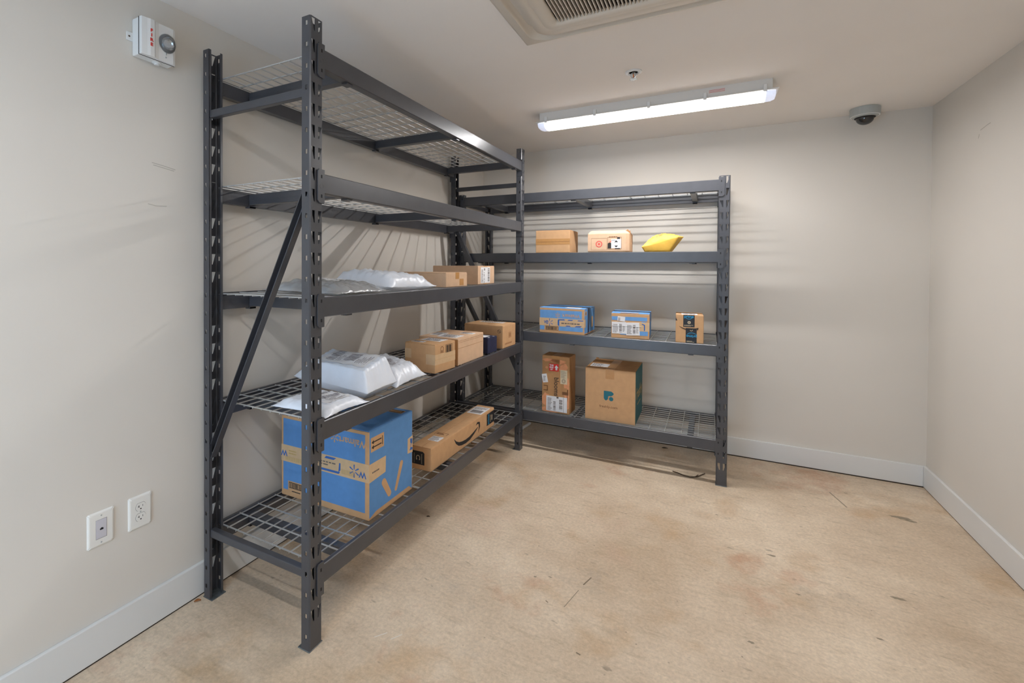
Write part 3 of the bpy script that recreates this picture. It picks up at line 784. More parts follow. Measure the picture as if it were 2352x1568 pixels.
decal(b, 'front', barcode(.135, .03, .160, .105, 13, 6, False) + barcode(.09, .02, .108, .09, 10, 2, False) + lines(.045, .02, .08, .115, 9, 3) + [rect(.115, .112, .13, .125), rect(.167, .012, .169, .125)], 'label_print', M['grey_ink'], 5, parent=lab)
lab = decal(b, 'front', [rrect(.022, .255, .04, .065, .2)], 'torn_label', M['paper'], 3, 'small torn white label')
decal(b, 'front', lines(.010, .235, .034, .275, 5, 8), 'label_print', M['grey_ink'], 4, parent=lab)
for (u, w) in ((.012, .034), (.158, .046)):
    decal(b, 'front', [rect(u, .150 + (.012 if u < .1 else -.005), u + w, .200 + (.002 if u < .1 else -.012))], 'hand_hole', M['brown_ink'], 2, 'cut-out hand hole')
    decal(b, 'front', [rect(u, .168, u + w * .8, .196)], 'folded_tab', M['kraft3'], 3)
decal(b, 'right', [rect(.012, 0, .014, bh_), rect(.05, .15, .09, .155)], 'seam', M['edge'], 1)

L_, W_, H_ = .346, .378, .375
b = carton('meal_box', (1.452, 3.460), L_, W_, H_, B4, .003, M['kraft'], 'large kraft meal box with teal logo, freshly.com print and a teal side', seam='y', flap_m=M['kraft3'], tape=M['ctape'])
decal(b, 'right', [rect(.002, .004, W_ - .002, H_ - .002)], 'teal_print', M['tealbox'], 1)
# logo
c0u, c0v, k = .132, .140, .068
P_ = [(0, .25), (0, 1), (.75, 1)]
for t in range(1, 9): P_.append((.75 + .25 * math.sin(math.pi * t / 9) ** 1, 1 - .5 * t / 9 * 1.0))
P_ += [(.75, .5), (.52, .5), (.44, .42), (.44, .2)]
for t in range(1, 9): P_.append((.44 - .44 * t / 9, .2 - .2 * math.sin(math.pi * t / 9)))
decal(b, 'front', [[(c0u + p[0] * k, c0v + .01 + p[1] * k) for p in P_], circle(c0u + .75 * k, c0v + .01 + .2 * k, .22 * k)], 'leaf_logo', M['teal'], 1)
text(b, 'front', 'freshly.com', .165, .105, .026, M['brown_ink'], 0, layer=1, sx=1.05)
text(b, 'right', 'freshly', .20, .20, .115, M['tan_ink'], 0, layer=2, bold=.001)
decal(b, 'right', lines(.10, .12, .30, .135, 1, 5), 'lettering', M['tan_ink'], 2)
lab = label_stick(b, 'top', .02, .06, .145, .17, 5, False)
decal(b, 'top', lines(.2, .12, .30, .24, 4, 9, .3) + ring(.26, .26, .02, .018), 'stamp', M['edge'], 1)
bm = bmesh.new(); add_box(bm, .0, .02, W_ - .004, W_ + .004, H_ - .004, H_ + .006); new_obj('lifted_corner', bm_mesh('lifted_corner', bm, M['kraft3']), b)

# ------------------------------------------------------------------ soft mailers
def pillow(name, corners, up, down, base, m, label, seed, edge=(.35, .45), wr=.004, n=(44, 34), cat='mailer', box=1.0, group=None, frustum=None, pull=.018, soft=False):
    """sealed bag: corners are the four seam corners (x, y, z) in order around"""
    c = [Vector(p) for p in corners]; cx_ = sum((p.x for p in c)) / 4; cy_ = sum((p.y for p in c)) / 4
    root = empty(name, (cx_, cy_, base)); tag(root, label, cat, group)
    off = Vector((cx_, cy_, base)); nx, ny = n; top, bot = [], []
    def sm(a, e):
        t = min(1.0, (1 - abs(a)) / e); return math.sin(math.pi / 2 * t) ** box
    for j in range(ny + 1):
        for i in range(nx + 1):
            a = 2 * i / nx - 1; b_ = 2 * j / ny - 1
            u, v = (a + 1) / 2, (b_ + 1) / 2
            p = (c[0] * (1 - u) + c[1] * u) * (1 - v) + (c[3] * (1 - u) + c[2] * u) * v
            # seams pull in between the corners
            inn = Vector((cx_, cy_, p.z)) - p
            pk_ = pull * ((1 - a * a) * (abs(b_) ** 6) + (1 - b_ * b_) * (abs(a) ** 6))
            p = p + inn.normalized() * pk_ if inn.length > 1e-5 else p
            if frustum:      # a rigid carton inside: flat faces meeting in creases
                la, ra, lb, rb = frustum
                tt = min((1 + a) / la, (1 - a) / ra, (1 + b_) / lb, (1 - b_) / rb, 1.0)
                s = math.sin(math.pi / 2 * tt) if soft else tt if tt < .9 else .9 + .1 * math.sin(math.pi / 2 * (tt - .9) / .1)
            else: s = sm(a, edge[0]) * sm(b_, edge[1])
            q = Vector((a * 3 + seed, b_ * 3, seed * .7))
            w1 = abs(noise.noise(q * 1.6)) ; w2 = noise.noise(q * 4.1); rid = 1 - abs(noise.noise(Vector((a * 2.6 + b_ * 1.4 + seed, b_ * 2.6, 3.3)))) * 2.4
            rim = (1 - s)
            wv = wr * (w1 * 1.6 + .5 * w2 + .9 * rid * rim)
            zt_ = p.z + up(a, b_) * s + wv * (.25 + min(1, s * 1.5))
            zb_ = max(base, p.z - down * s + .3 * wr * w2 * rim)
            top.append(Vector((p.x, p.y, zt_)) - off); bot.append(Vector((p.x, p.y, min(zb_, zt_ - .0008))) - off)
    verts = top + bot; faces = []; S = (nx + 1); T = len(top)
    for j in range(ny):
        for i in range(nx):
            k = j * S + i
            faces.append((k, k + 1, k + S + 1, k + S)); faces.append((T + k, T + k + S, T + k + S + 1, T + k + 1))
    for i in range(nx):
        faces.append((i, T + i, T + i + 1, i + 1)); k = ny * S + i; faces.append((k, k + 1, T + k + 1, T + k))
    for j in range(ny):
        k = j * S; faces.append((k, k + S, T + k + S, T + k)); k = j * S + nx; faces.append((k, T + k, T + k + S, k + S))
    body = new_obj('bag', mesh_of('bag', verts, faces, m, True), root)
    return root, (lambda a, b_: top[int(round((b_ + 1) / 2 * ny)) * S + int(round((a + 1) / 2 * nx))], top, S, nx, ny)

def bag_label(root, grid, a0, a1, b0, b1, seed, name='shipping_label', paper=True, bars=True, rot=0):
    """label that follows the bag's upper surface"""
    f, top, S, nx, ny = grid
    def samp(a, b_):
        x = (a + 1) / 2 * nx; y = (b_ + 1) / 2 * ny
        i = min(int(x), nx - 1); j = min(int(y), ny - 1); u, v = x - i, y - j
        p = lambda ii, jj: top[jj * S + ii]
        return (p(i, j) * (1 - u) + p(i + 1, j) * u) * (1 - v) + (p(i, j + 1) * (1 - u) + p(i + 1, j + 1) * u) * v
    def patch(ra, rb, lift, k1, k2):
        vs, fs = [], []
        for j in range(k2 + 1):
            for i in range(k1 + 1): vs.append(samp(ra[0] + (ra[1] - ra[0]) * i / k1, rb[0] + (rb[1] - rb[0]) * j / k2) + Vector((0, 0, lift)))
        for j in range(k2):
            for i in range(k1): q = j * (k1 + 1) + i; fs.append((q, q + 1, q + k1 + 2, q + k1 + 1))
        return vs, fs
    lab = root
    if paper:
        vs, fs = patch((a0, a1), (b0, b1), .0016, 14, 12)
        lab = new_obj(name, mesh_of(name, vs, fs, M['paper'], True), root); lab['label'] = 'white printed label'
    V_, F_ = [], []
    def add(ra, rb):
        vs, fs = patch(ra, rb, .0026, 4, 4); o = len(V_); V_.extend(vs); F_.extend(tuple(i + o for i in f_) for f_ in fs)
    da, db = a1 - a0, b1 - b0; r = random.Random(seed)
    for (x0, x1, y0, y1, nb) in ((.10, .28, .12, .9, 16), (.45, .68, .25, .8, 15)):
        p = 0
        ws = [r.choice((1, 1, 2, 3)) for _ in range(nb * 2)]; tot = sum(ws)
        for k, w in enumerate(ws):
            if k % 2 == 0 and bars:
                add((a0 + da * x0, a0 + da * x1), (b0 + db * (y0 + (y1 - y0) * p / tot), b0 + db * (y0 + (y1 - y0) * (p + w) / tot)))
            p += w
    for k in range(6):
        x = .72 + .04 * k; add((a0 + da * x, a0 + da * (x + .015)), (b0 + db * .2, b0 + db * r.uniform(.5, .85)))
    for k in range(3):
        x = .32 + .035 * k; add((a0 + da * x, a0 + da * (x + .012)), (b0 + db * .15, b0 + db * r.uniform(.4, .7)))
    o = new_obj('label_print', mesh_of('label_print', V_, F_, M['pale_ink'], True), lab)

Z4m, Z3m = .8225, 1.2795
# thick mailer with a box inside
r, g = pillow('poly_mailer', ((.115, 1.640, Z4m + .035), (.632, 1.565, Z4m + .035), (.640, 1.765, Z4m + .045), (.150, 1.800, Z4m + .045)), lambda a, b_: .100 + .022 * b_, .035, Z4m, M['mailer'],
              'bulky white poly mailer with a box inside, two barcode labels on top', 2.3, wr=.0035, n=(70, 50), frustum=(.42, .17, .26, .30), pull=.010)
bag_label(r, g, -.45, .72, -.55, .75, 3)
# thin mailer in front
r, g = pillow('poly_mailer', ((.335, 1.318, Z4m + .006), (.646, 1.304, Z4m + .006), (.648, 1.560, Z4m + .006), (.36, 1.560, Z4m + .006)), lambda a, b_: .028, .006, Z4m, M['mailer'],
              'thin flat white poly mailer nearest the front upright', 5.1, wr=.005)
bag_label(r, g, -.4, .62, -.5, .78, 8)
# loose mailer on the right
r, g = pillow('poly_mailer', ((.27, 1.83, Z4m + .012), (.622, 1.785, Z4m + .010), (.632, 2.035, Z4m + .022), (.30, 2.105, Z4m + .03)), lambda a, b_: .070 - .012 * a, .012, Z4m, M['mailer'],
              'rounded white poly mailer leaning against the taped kraft carton', 8.7, edge=(.5, .5), wr=.008, box=.75)
bag_label(r, g, -.5, .45, -.55, .35, 12, paper=False)
# third shelf
r, g = pillow('poly_mailer', ((.22, 1.37, Z3m + .014), (.615, 1.40, Z3m + .006), (.622, 1.735, Z3m + .006), (.25, 1.74, Z3m + .012)), lambda a, b_: .040 - .006 * a, .012, Z3m, M['greymailer'],
              'crinkled shiny grey poly mailer lying on the middle shelf', 11.2, edge=(.6, .6), wr=.007, box=.8, n=(60, 50))
bag_label(r, g, -.55, .2, -.1, .75, 4, bars=False)
r, g = pillow('poly_mailer', ((.24, 1.755, Z3m + .035), (.612, 1.750, Z3m + .02), (.628, 2.135, Z3m + .012), (.27, 2.170, Z3m + .02)), lambda a, b_: .058 - .010 * b_, .030, Z3m, M['mailer'],
              'plump white poly mailer between the grey mailer and a kraft carton', 14.9, edge=(.45, .4), wr=.010, box=.7)
# yellow padded mailer
r, g = pillow('padded_mailer', ((1.480, 3.475, B2 + .034), (1.715, 3.475, B2 + .098), (1.738, 3.60, B2 + .104), (1.478, 3.62, B2 + .040)), lambda a, b_: .052, .13, B2, M['yellow'],
              'yellow padded envelope tilted on the back rack', 3.7, frustum=(.77, 1.23, .8, .8), pull=.008, wr=.008, soft=True, cat='envelope', box=.9)
FR[r.name] = {'f': (Vector((-.01, -.032, .092)), Vector((1, 0, .12)).normalized(), Vector((-.05, .75, .65)).normalized(), Vector((0, -.65, .75)).normalized())}
f, top, S_, nx_, ny_ = g
vs, fs = [], []
def stroke(p, q, w=.035):
    a0, b0 = p; a1, b1 = q; d = math.hypot(a1 - a0, b1 - b0); px_, py_ = -(b1 - b0) / d * w / 2, (a1 - a0) / d * w / 2
    o = len(vs)
    for k in range(5):
        t = k / 4
        for sg in (-1, 1):
            aa = a0 + (a1 - a0) * t + sg * px_; bb = b0 + (b1 - b0) * t + sg * py_ * 1.6
            x = (aa + 1) / 2 * nx_; y = (bb + 1) / 2 * ny_; i, j = int(x), int(y); u, v = x - i, y - j
            P4 = lambda ii, jj: top[jj * S_ + ii]
            vs.append((P4(i, j) * (1 - u) + P4(i + 1, j) * u) * (1 - v) + (P4(i, j + 1) * (1 - u) + P4(i + 1, j + 1) * u) * v + Vector((0, -.0018, .0012)))
    for k in range(4): fs.append((o + 2 * k, o + 2 * k + 1, o + 2 * k + 3, o + 2 * k + 2))
for ch in ([(-.14, -.25), (-.14, -.55), (-.19, -.6), (-.23, -.52)], [(-.08, -.6), (-.08, -.25), (-.03, -.5), (.02, -.25), (.02, -.6)],
           [(.10, -.43), (.06, -.34), (.10, -.25), (.14, -.34), (.10, -.43), (.06, -.52), (.10, -.6), (.14, -.52), (.10, -.43)]):
    for p, q in zip(ch, ch[1:]): stroke(p, q, .02)
new_obj('handwriting', mesh_of('handwriting', vs, fs, M['grey_ink']), r)

# ------------------------------------------------------------------ ceiling fittings
def strip_light(yc, label, lamp='lens', flank='lensdim'):
    root = empty('strip_light', (1.534, yc, H)); tag(root, label, 'ceiling light', 'ceiling strip lights')
    hl = .655
    bm = bmesh.new(); prism(bm, [(-.068, 0), (.068, 0), (.064, -.058), (-.064, -.058)], 'x', -hl, hl)
    new_obj('housing', bm_mesh('housing', bm, M['fix']), root)
    bm = bmesh.new()
    add_box(bm, -.685, .685, -.078, .078, -.062, -.056, bevel=.002, seg=1)
    new_obj('rim', bm_mesh('rim', bm, M['fix']), root)
    # curved diffuser
    sec = []
    half = [(-.066, -.0625), (-.0655, -.070), (-.063, -.079), (-.057, -.087), (-.047, -.0925), (-.034, -.0945), (-.016, -.095)]
    sec = half + [(-p[0], p[1]) for p in half[::-1]]
    bm = bmesh.new(); prism(bm, sec, 'x', -.625, .625)
    me = bm_mesh('diffuser', bm, M[flank], False); me.materials.append(M[lamp])
    for p in me.polygons:
        if abs(p.center.y) < .022 and p.normal.z < -.8: p.material_index = 1
    new_obj('diffuser', me, root)
    for sg in (-1, 1):
        bm = bmesh.new()
        rings = []
        for (x, k) in ((.625, 1.0), (.655, .97), (.672, .80)):
            rings.append([bm.verts.new((sg * x, p[0] * k, -.0625 + (p[1] + .0625) * k)) for p in sec])
        for a, b_ in zip(rings, rings[1:]):
            for i in range(len(sec) - 1): bm.faces.new((a[i], a[i + 1], b_[i + 1], b_[i]))
        bm.faces.new(rings[-1])
        new_obj('diffuser_end', bm_mesh('diffuser_end', bm, M['lensend']), root)
    for x in (-.61, -.29, .03, .33, .62):
        for sg in (-1, 1):
            bm = bmesh.new(); add_box(bm, x - .009, x + .009, min(sg * .064, sg * .081), max(sg * .064, sg * .081), -.070, -.030, bevel=.002, seg=1)
            new_obj('clip', bm_mesh('clip', bm, M['plastic']), root)
    bm = bmesh.new()
    for k in range(3): bar(bm, (.35, -.0672 + .0006 * k, -.018 - .006 * k), (.43, -.0672 + .0006 * k, -.018 - .006 * k), .0004, .002)
    new_obj('printed_notice', bm_mesh('printed_notice', bm, M['pinkred']), root)
    return root
strip_light(3.122, 'lit white strip light on the ceiling in front of the back wall')
strip_light(.16, 'lit white strip light on the ceiling above the viewer', 'lens_b', 'lensdim_b')

# ceiling cassette air conditioner
AX, AY, AS = 1.145, 2.072, .95
root = empty('air_conditioner', (AX + AS / 2, AY - AS / 2, H)); tag(root, 'ivory ceiling cassette air conditioner with slatted intake grille', 'air conditioner')
hs = AS / 2
def rr_loop(h, r, n=8):
    pts = []
    for cx_, cy_, a0 in ((h - r, h - r, 0), (-h + r, h - r, 1), (-h + r, -h + r, 2), (h - r, -h + r, 3)):
        for k in range(n + 1):
            a = math.pi / 2 * (a0 + k / n); pts.append((cx_ + r * math.cos(a), cy_ + r * math.sin(a)))
    return pts
def loft(loops, cap_last=True):
    bm = bmesh.new(); R = []
    for h, r, z in loops: R.append([bm.verts.new((p[0], p[1], z)) for p in rr_loop(h, r)])
    for a, b_ in zip(R, R[1:]):
        n = len(a)
        for i in range(n): bm.faces.new((a[i], a[(i + 1) % n], b_[(i + 1) % n], b_[i]))
    if cap_last: bm.faces.new(R[-1])
    return bm
# frame with sloping border and a rounded inner rim
bm = loft([(hs, .006, 0), (hs, .006, -.010), (hs - .012, .02, -.016), (hs - .045, .085, -.030), (hs - .052, .085, -.031), (hs - .054, .085, -.018), (hs - .110, .085, -.018)], False)
new_obj('frame', bm_mesh('frame', bm, M['ac'], True), root)
# central panel, an open ring round the grille
bm = loft([(hs - .110, .085, -.005), (hs - .092, .075, -.028), (hs - .097, .075, -.038), (hs - .14, .05, -.042), (hs - .142, .05, -.0405), (hs - .145, .05, -.042), (hs - .195, .012, -.042), (hs - .197, .012, -.030)], False)
new_obj('centre_panel', bm_mesh('centre_panel', bm, M['ac'], True), root)
gh = hs - .196
new_obj('filter', mesh_of('filter', [(-gh, -gh, -.024), (gh, -gh, -.024), (gh, gh, -.024), (-gh, gh, -.024)], [(0, 1, 2, 3)], M['hole']), root)
bm = bmesh.new(); add_box(bm, -.0022, .0022, -gh, gh, -.042, -.027)
slat_me = bm_mesh('grille_slat', bm, M['ac'])
ns = int(2 * gh / .0136)
for k in range(1, ns): new_obj('grille_slat', slat_me, root, (-gh + 2 * gh * k / ns, 0, 0))
# air outlets and louvre flaps on the four sides
for k in range(4):
    a = k * math.pi / 2
    bm = bmesh.new(); add_box(bm, -.27, .27, hs - .092, hs - .056, -.0178, -.0150)
    new_obj('air_outlet', bm_mesh('air_outlet', bm, M['hole']), root, None, a)
    bm = bmesh.new(); prism(bm, [(hs - .094, -.030), (hs - .078, -.020), (hs - .076, -.022), (hs - .094, -.0335)], 'x', -.272, .272)
    new_obj('louvre_flap', bm_mesh('louvre_flap', bm, M['ac']), root, None, a)

# sprinkler
root = empty('fire_sprinkler', (1.533, 2.629, H)); tag(root, 'recessed ceiling fire sprinkler with white ring and orange bulb', 'sprinkler')
bm = bmesh.new(); lathe(bm, [(.042, 0), (.041, -.005), (.034, -.008), (.026, -.007), (.024, -.001)]); new_obj('escutcheon', bm_mesh('escutcheon', bm, M['plastic'], True), root)
bm = bmesh.new(); lathe(bm, [(.0239, -.0012), (.001, -.0012)]); new_obj('cup', bm_mesh('cup', bm, M['grey']), root)
bm = bmesh.new(); lathe(bm, [(.0, -.001), (.011, -.001), (.011, -.009), (.007, -.012), (0, -.012)], n=16)
for sg in (-1, 1):
    bar(bm, (sg * .010, 0, -.010), (sg * .012, 0, -.022), .004); bar(bm, (sg * .012, 0, -.022), (0, 0, -.036), .004)
new_obj('yoke', bm_mesh('yoke', bm, M['chrome']), root)
bm = bmesh.new(); lathe(bm, [(0, -.011), (.003, -.013), (.003, -.028), (0, -.031)], n=12); new_obj('bulb', bm_mesh('bulb', bm, M['orange'], True), root)
bm = bmesh.new(); lathe(bm, [(0, -.036), (.016, -.037), (.017, -.039), (0, -.040)], n=24)
for k in range(10):
    a = k * math.pi / 5; bar(bm, (.014 * math.cos(a), .014 * math.sin(a), -.038), (.020 * math.cos(a), .020 * math.sin(a), -.0385), .004, .0015)
new_obj('deflector', bm_mesh('deflector', bm, M['chrome']), root)

# dome camera
root = empty('dome_camera', (2.768, 3.905, H)); tag(root, 'grey dome security camera with smoked bubble on the ceiling', 'security camera')
bm = bmesh.new(); lathe(bm, [(.076, 0), (.0775, -.003), (.0765, -.048), (.074, -.051), (.066, -.053), (.064, -.058), (.052, -.060), (.0, -.060)], n=40)
me = bm_mesh('housing', bm, M['grey'], False); new_obj('housing', me, root)
bm = bmesh.new(); lathe(bm, [(.0745, -.0505), (.0752, -.0515), (.0735, -.0525)], n=40); new_obj('seam_ring', bm_mesh('seam_ring', bm, M['plastic']), root)
prof = [(.046, -.0595)] + [(.046 * math.cos(t * math.pi / 20), -.066 - .040 * math.sin(t * math.pi / 20)) for t in range(0, 10)] + [(.0, -.106)]
bm = bmesh.new(); lathe(bm, prof, n=36); new_obj('bubble', bm_mesh('bubble', bm, M['smoke'], True), root)
bm = bmesh.new(); lathe(bm, [(0, -.0602), (.054, -.0602), (.052, -.064), (.047, -.065)], n=36); new_obj('bubble_collar', bm_mesh('bubble_collar', bm, M['hole']), root)

# ------------------------------------------------------------------ left wall fittings
root = empty('fire_alarm', (0, 1.040, 2.238)); tag(root, 'white wall fire alarm with red FIRE lettering and clear strobe', 'fire alarm')
AY0, AY1, AZ0, AZ1 = -.064, .064, -.068, .068
bm = bmesh.new(); add_box(bm, 0, .044, AY0, AY1, AZ0, AZ1, bevel=.004); new_obj('back_box', bm_mesh('back_box', bm, M['plastic']), root)
box_obj('gasket', (.043, .0465, AY0 - .0008, AY1 + .0008, AZ0 - .0008, AZ1 + .0008), M['hole'], root)
bm = bmesh.new()        # bowed cover: raised band on the left, flat part with the strobe
sec = [(AY0, .046), (AY1, .046), (AY1, .052), (AY1 - .010, .057), (.000, .0575), (-.012, .0600), (-.020, .066), (-.034, .0665), (-.044, .063), (-.054, .0615), (AY0 + .002, .060), (AY0, .056)]
v0 = [bm.verts.new((x, y, AZ0)) for y, x in sec]; v1 = [bm.verts.new((x, y, AZ1)) for y, x in sec]
bm.faces.new(v0); bm.faces.new(v1[::-1])
for i in range(len(sec)): bm.faces.new((v0[i], v0[(i + 1) % len(sec)], v1[(i + 1) % len(sec)], v1[i]))
bmesh.ops.recalc_face_normals(bm, faces=bm.faces)
cov = new_obj('cover', bm_mesh('cover', bm, M['plastic']), root)
FR[root.name] = {'face': (Vector((.0662, 0, 0)), Vector((0, 1, 0)), Vector((0, 0, 1)), Vector((1, 0, 0)))}
for k, ch in enumerate('FIRE'): text(root, 'face', ch, -.031, .026 - .0172 * k, .0155, M['red'], 0, layer=2, bold=.0008, sx=1.2)
# strobe lens and reflector
bm = bmesh.new()
g_ = bmesh.ops.create_uvsphere(bm, u_segments=24, v_segments=14, radius=1)
for v in bm.verts: v.co = Vector((.057 + max(-.001, v.co.x * .024), .031 + v.co.y * .031, .004 + v.co.z * .036))
new_obj('strobe_lens', bm_mesh('strobe_lens', bm, M['clear'], True), root)
bm = bmesh.new(); lathe(bm, [(.004, .0585), (.012, .0590), (.021, .0655), (.0225, .066), (.021, .0650), (.0125, .0583)], c=(0, .030, .002), n=10, axis='x'); new_obj('reflector', bm_mesh('reflector', bm, M['chrome']), root)
bm = bmesh.new(); lathe(bm, [(.0, .0578), (.003, .0578), (.003, .0590), (0, .0590)], c=(0, .026, -.050), n=12, axis='x')
bar(bm, (.0582, .027, -.030), (.0582, .027, -.041), .003, .002); new_obj('screw', bm_mesh('screw', bm, M['grey']), root)
bm = bmesh.new(); add_box(bm, 0, .005, AY0 - .021, AY0 + .004, -.016, .016, bevel=.0018); new_obj('mounting_lug', bm_mesh('mounting_lug', bm, M['plastic']), root)
bm = bmesh.new(); lathe(bm, [(0, .0046), (.0035, .0055), (0, .0062)], c=(0, AY0 - .012, 0), n=12, axis='x'); new_obj('screw', bm_mesh('screw', bm, M['debris']), root)
bm = bmesh.new(); lathe(bm, [(.015, -.067), (.0155, -.071), (.013, -.073), (.009, -.073), (.0085, -.078), (0, -.078)], c=(.022, .012, 0), n=24); new_obj('conduit_plug', bm_mesh('conduit_plug', bm, M['plastic']), root)

def wall_plate(y0, y1, z0, z1, label, nm):
    root = empty(nm, (0, (y0 + y1) / 2, (z0 + z1) / 2)); tag(root, label, 'wall plate')
    w, h = (y1 - y0) / 2, (z1 - z0) / 2
    bm = bmesh.new(); Rg = []
    for (i, x) in ((0, 0), (0, .002), (.004, .0055), (.007, .0065)):
        Rg.append([bm.verts.new((x, p[0], p[1])) for p in ((-w + i, -h + i), (w - i, -h + i), (w - i, h - i), (-w + i, h - i))])
    for a, b_ in zip(Rg, Rg[1:]):
        for k in range(4): bm.faces.new((a[k], a[(k + 1) % 4], b_[(k + 1) % 4], b_[k]))
    bm.faces.new(Rg[-1]); bmesh.ops.bevel(bm, geom=[e for e in bm.edges if abs(e.verts[0].co.x - e.verts[1].co.x) > 1e-5], offset=.003, segments=3, affect='EDGES')
    new_obj('cover_plate', bm_mesh('cover_plate', bm, M['plate']), root)
    return root
r = wall_plate(.8241, .9081, .400, .5235, 'white data jack wall plate, left of the power outlet', 'data_outlet')
box_obj('jack_insert', (.004, .0078, -.0165, .0165, -.033, .033), M['lilac'], r, bevel=.0008)
box_obj('insert_gap', (.004, .0069, -.0172, .0172, -.0340, .0337), M['grey_ink'], r)
bm = bmesh.new(); prism(bm, [(-.005, -.004), (.006, -.004), (.006, .002), (.003, .002), (.003, .004), (-.002, .004), (-.002, .002), (-.005, .002)], 'x', .0070, .0081)
new_obj('socket_opening', bm_mesh('socket_opening', bm, M['hole']), r)
for z in (.047, -.048):
    bm = bmesh.new(); lathe(bm, [(.0028, .006), (.0026, .0074), (0, .0076)], c=(0, 0, z), n=14, axis='x'); new_obj('screw', bm_mesh('screw', bm, M['grey']), r)
r = wall_plate(.9552, 1.0378, .400, .5245, 'white duplex power outlet low on the left wall', 'power_outlet')
for zc in (.0195, -.0195):
    def lobe(s):
        pts = []
        for k in range(32):
            a = 2 * math.pi * k / 32; y = .0175 * s * math.cos(a); z = .0175 * s * math.sin(a)
            pts.append((y, max(-.0142 * s, min(.0142 * s, z)) + zc))
        return pts
    bm = bmesh.new(); prism(bm, lobe(1.05), 'x', .006, .0068); g0 = new_obj('socket_gap', bm_mesh('socket_gap', bm, M['grey_ink']), r)
    bm = bmesh.new(); prism(bm, lobe(1.0), 'x', .006, .0082); so = new_obj('socket', bm_mesh('socket', bm, M['plate']), r)
    bm = bmesh.new()
    add_box(bm, .0080, .0084, -.0075, -.0055, zc - .002, zc + .0065); add_box(bm, .0080, .0084, -.0105, -.0055, zc + .001, zc + .003)
    add_box(bm, .0080, .0084, .0058, .0074, zc - .001, zc + .0060); lathe(bm, [(.0026, .0080), (.0026, .0084)], c=(0, 0, zc - .0080), n=12, axis='x')
    new_obj('slots', bm_mesh('slots', bm, M['hole']), so)
bm = bmesh.new(); lathe(bm, [(.0028, .006), (.0026, .0074), (0, .0076)], n=14, axis='x'); new_obj('screw', bm_mesh('screw', bm, M['grey']), r)

# scratches in the floor's surface
M['floorscuff'] = mat('floor_scratch', (150, 136, 116), .7)
M['floordark'] = mat('floor_stain', (128, 112, 92), .7, noise_amt=.15, noise_scale=60)
fl_ = bpy.data.objects['floor']
for pts, w, m_ in (([(1.424, 2.069), (1.444, 2.135)], .005, 'floordark'), ([(1.386, 1.895), (1.400, 1.96), (1.414, 2.025)], .003, 'floorscuff'), ([(1.308, 1.896), (1.320, 1.890)], .004, 'floordark'),
                   ([(1.487, 1.692), (1.503, 1.688)], .005, 'floordark'), ([(2.573, 3.666), (2.590, 3.60), (2.606, 3.54), (2.621, 3.481)], .007, 'floorscuff'), ([(.86, 1.42), (.885, 1.46)], .002, 'caulk'), ([(.80, 1.40), (.83, 1.44)], .002, 'caulk')):
    bm = bmesh.new()
    for p, q in zip(pts, pts[1:]): bar(bm, (p[0], p[1], .0003), (q[0], q[1], .0003), w, .0006)
    new_obj('scratch', bm_mesh('scratch', bm, M[m_]), fl_)
r_ = random.Random(21)
for (x, y, sx_, sy_) in ((2.18, 2.72, .022, .009), (2.86, 3.48, .055, .018), (2.90, 3.46, .03, .012), (2.66, 3.70, .012, .006), (2.25, 2.45, .012, .006), (2.48, 2.30, .014, .006), (2.62, 2.62, .03, .010), (2.05, 2.05, .014, .007), (1.95, 3.02, .010, .005), (2.35, 3.1, .009, .004), (1.22, 2.02, .008, .005), (1.28, 2.05, .010, .004)):
    vs = [(x + sx_ * math.cos(2 * math.pi * k / 18) * r_.uniform(.55, 1.15), y + sy_ * math.sin(2 * math.pi * k / 18) * r_.uniform(.55, 1.15), .0004) for k in range(18)]
    new_obj('stain', mesh_of('stain', vs, [tuple(range(18))], M['floorscuff']), fl_)

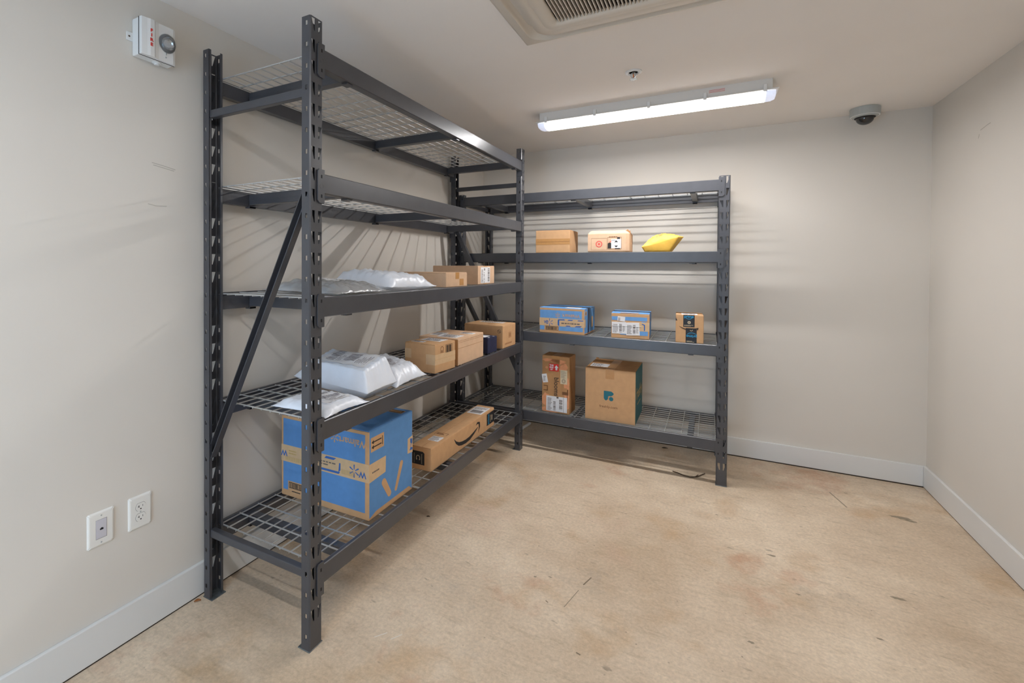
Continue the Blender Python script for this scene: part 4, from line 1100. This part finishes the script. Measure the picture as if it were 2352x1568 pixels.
# ------------------------------------------------------------------ bits on the floor
def litter_leaf(x, y, s, ang, m, label, lift=.006):
    vs, fs = [], []
    n = 10
    for k in range(n + 1):
        t = k / n; w = math.sin(math.pi * t ** .8) * .42 * s
        for sg in (-1, 0, 1):
            u, v = (t - .5) * s * 1.4, sg * w
            vs.append((u * math.cos(ang) - v * math.sin(ang), u * math.sin(ang) + v * math.cos(ang), .0015 + (abs(sg) * .35 + .25 * math.sin(3 * t)) * lift))
    for k in range(n):
        for j in range(2): a = k * 3 + j; fs.append((a, a + 1, a + 4, a + 3))
    me = mesh_of('dry_leaf', vs, fs, m, True)
    o = new_obj('dry_leaf', me, None, (x, y, 0)); md = o.modifiers.new('thickness', 'SOLIDIFY'); md.thickness = .0008; md.offset = 1
    return tag(o, label, 'leaf')
litter_leaf(.038, 1.200, .018, .9, M['leaf'], 'curled brown leaf on the floor by the left baseboard', .010)
litter_leaf(1.6075, 3.9433, .030, .2, M['debris'], 'dark dry leaf on the floor under the back rack')
litter_leaf(.53, 2.2203, .014, .4, M['debris'], 'small dark crumpled scrap on the floor below the blue box')
litter_leaf(.28, 3.32, .045, .6, M['leaf'], 'brown leaf on the floor beneath the far end of the tall rack', .014)
bm = bmesh.new()
pts = [(1.69, 3.515, .004), (1.72, 3.500, .006), (1.76, 3.478, .004), (1.80, 3.470, .004), (1.84, 3.50, .004), (1.885, 3.575, .006)]
for a, b_ in zip(pts, pts[1:]): bar(bm, a, b_, .006, .004)
bar(bm, (1.83, 3.495, .004), (1.845, 3.535, .004), .004, .003)
o = new_obj('twig', bm_mesh('twig', bm, M['debris'])); tag(o, 'thin curved twig on the floor under the back rack', 'twig')
bm = bmesh.new(); lathe(bm, [(.0095, 0), (.012, .001), (.012, .150), (.0095, .151)], n=20)
o = new_obj('white_tube', bm_mesh('white_tube', bm, M['plastic'], False), None, (.497, 3.80, .0125)); o.rotation_euler = (-math.pi / 2, 0, -.10)
tag(o, 'short white plastic tube lying on the floor under the back rack', 'tube')
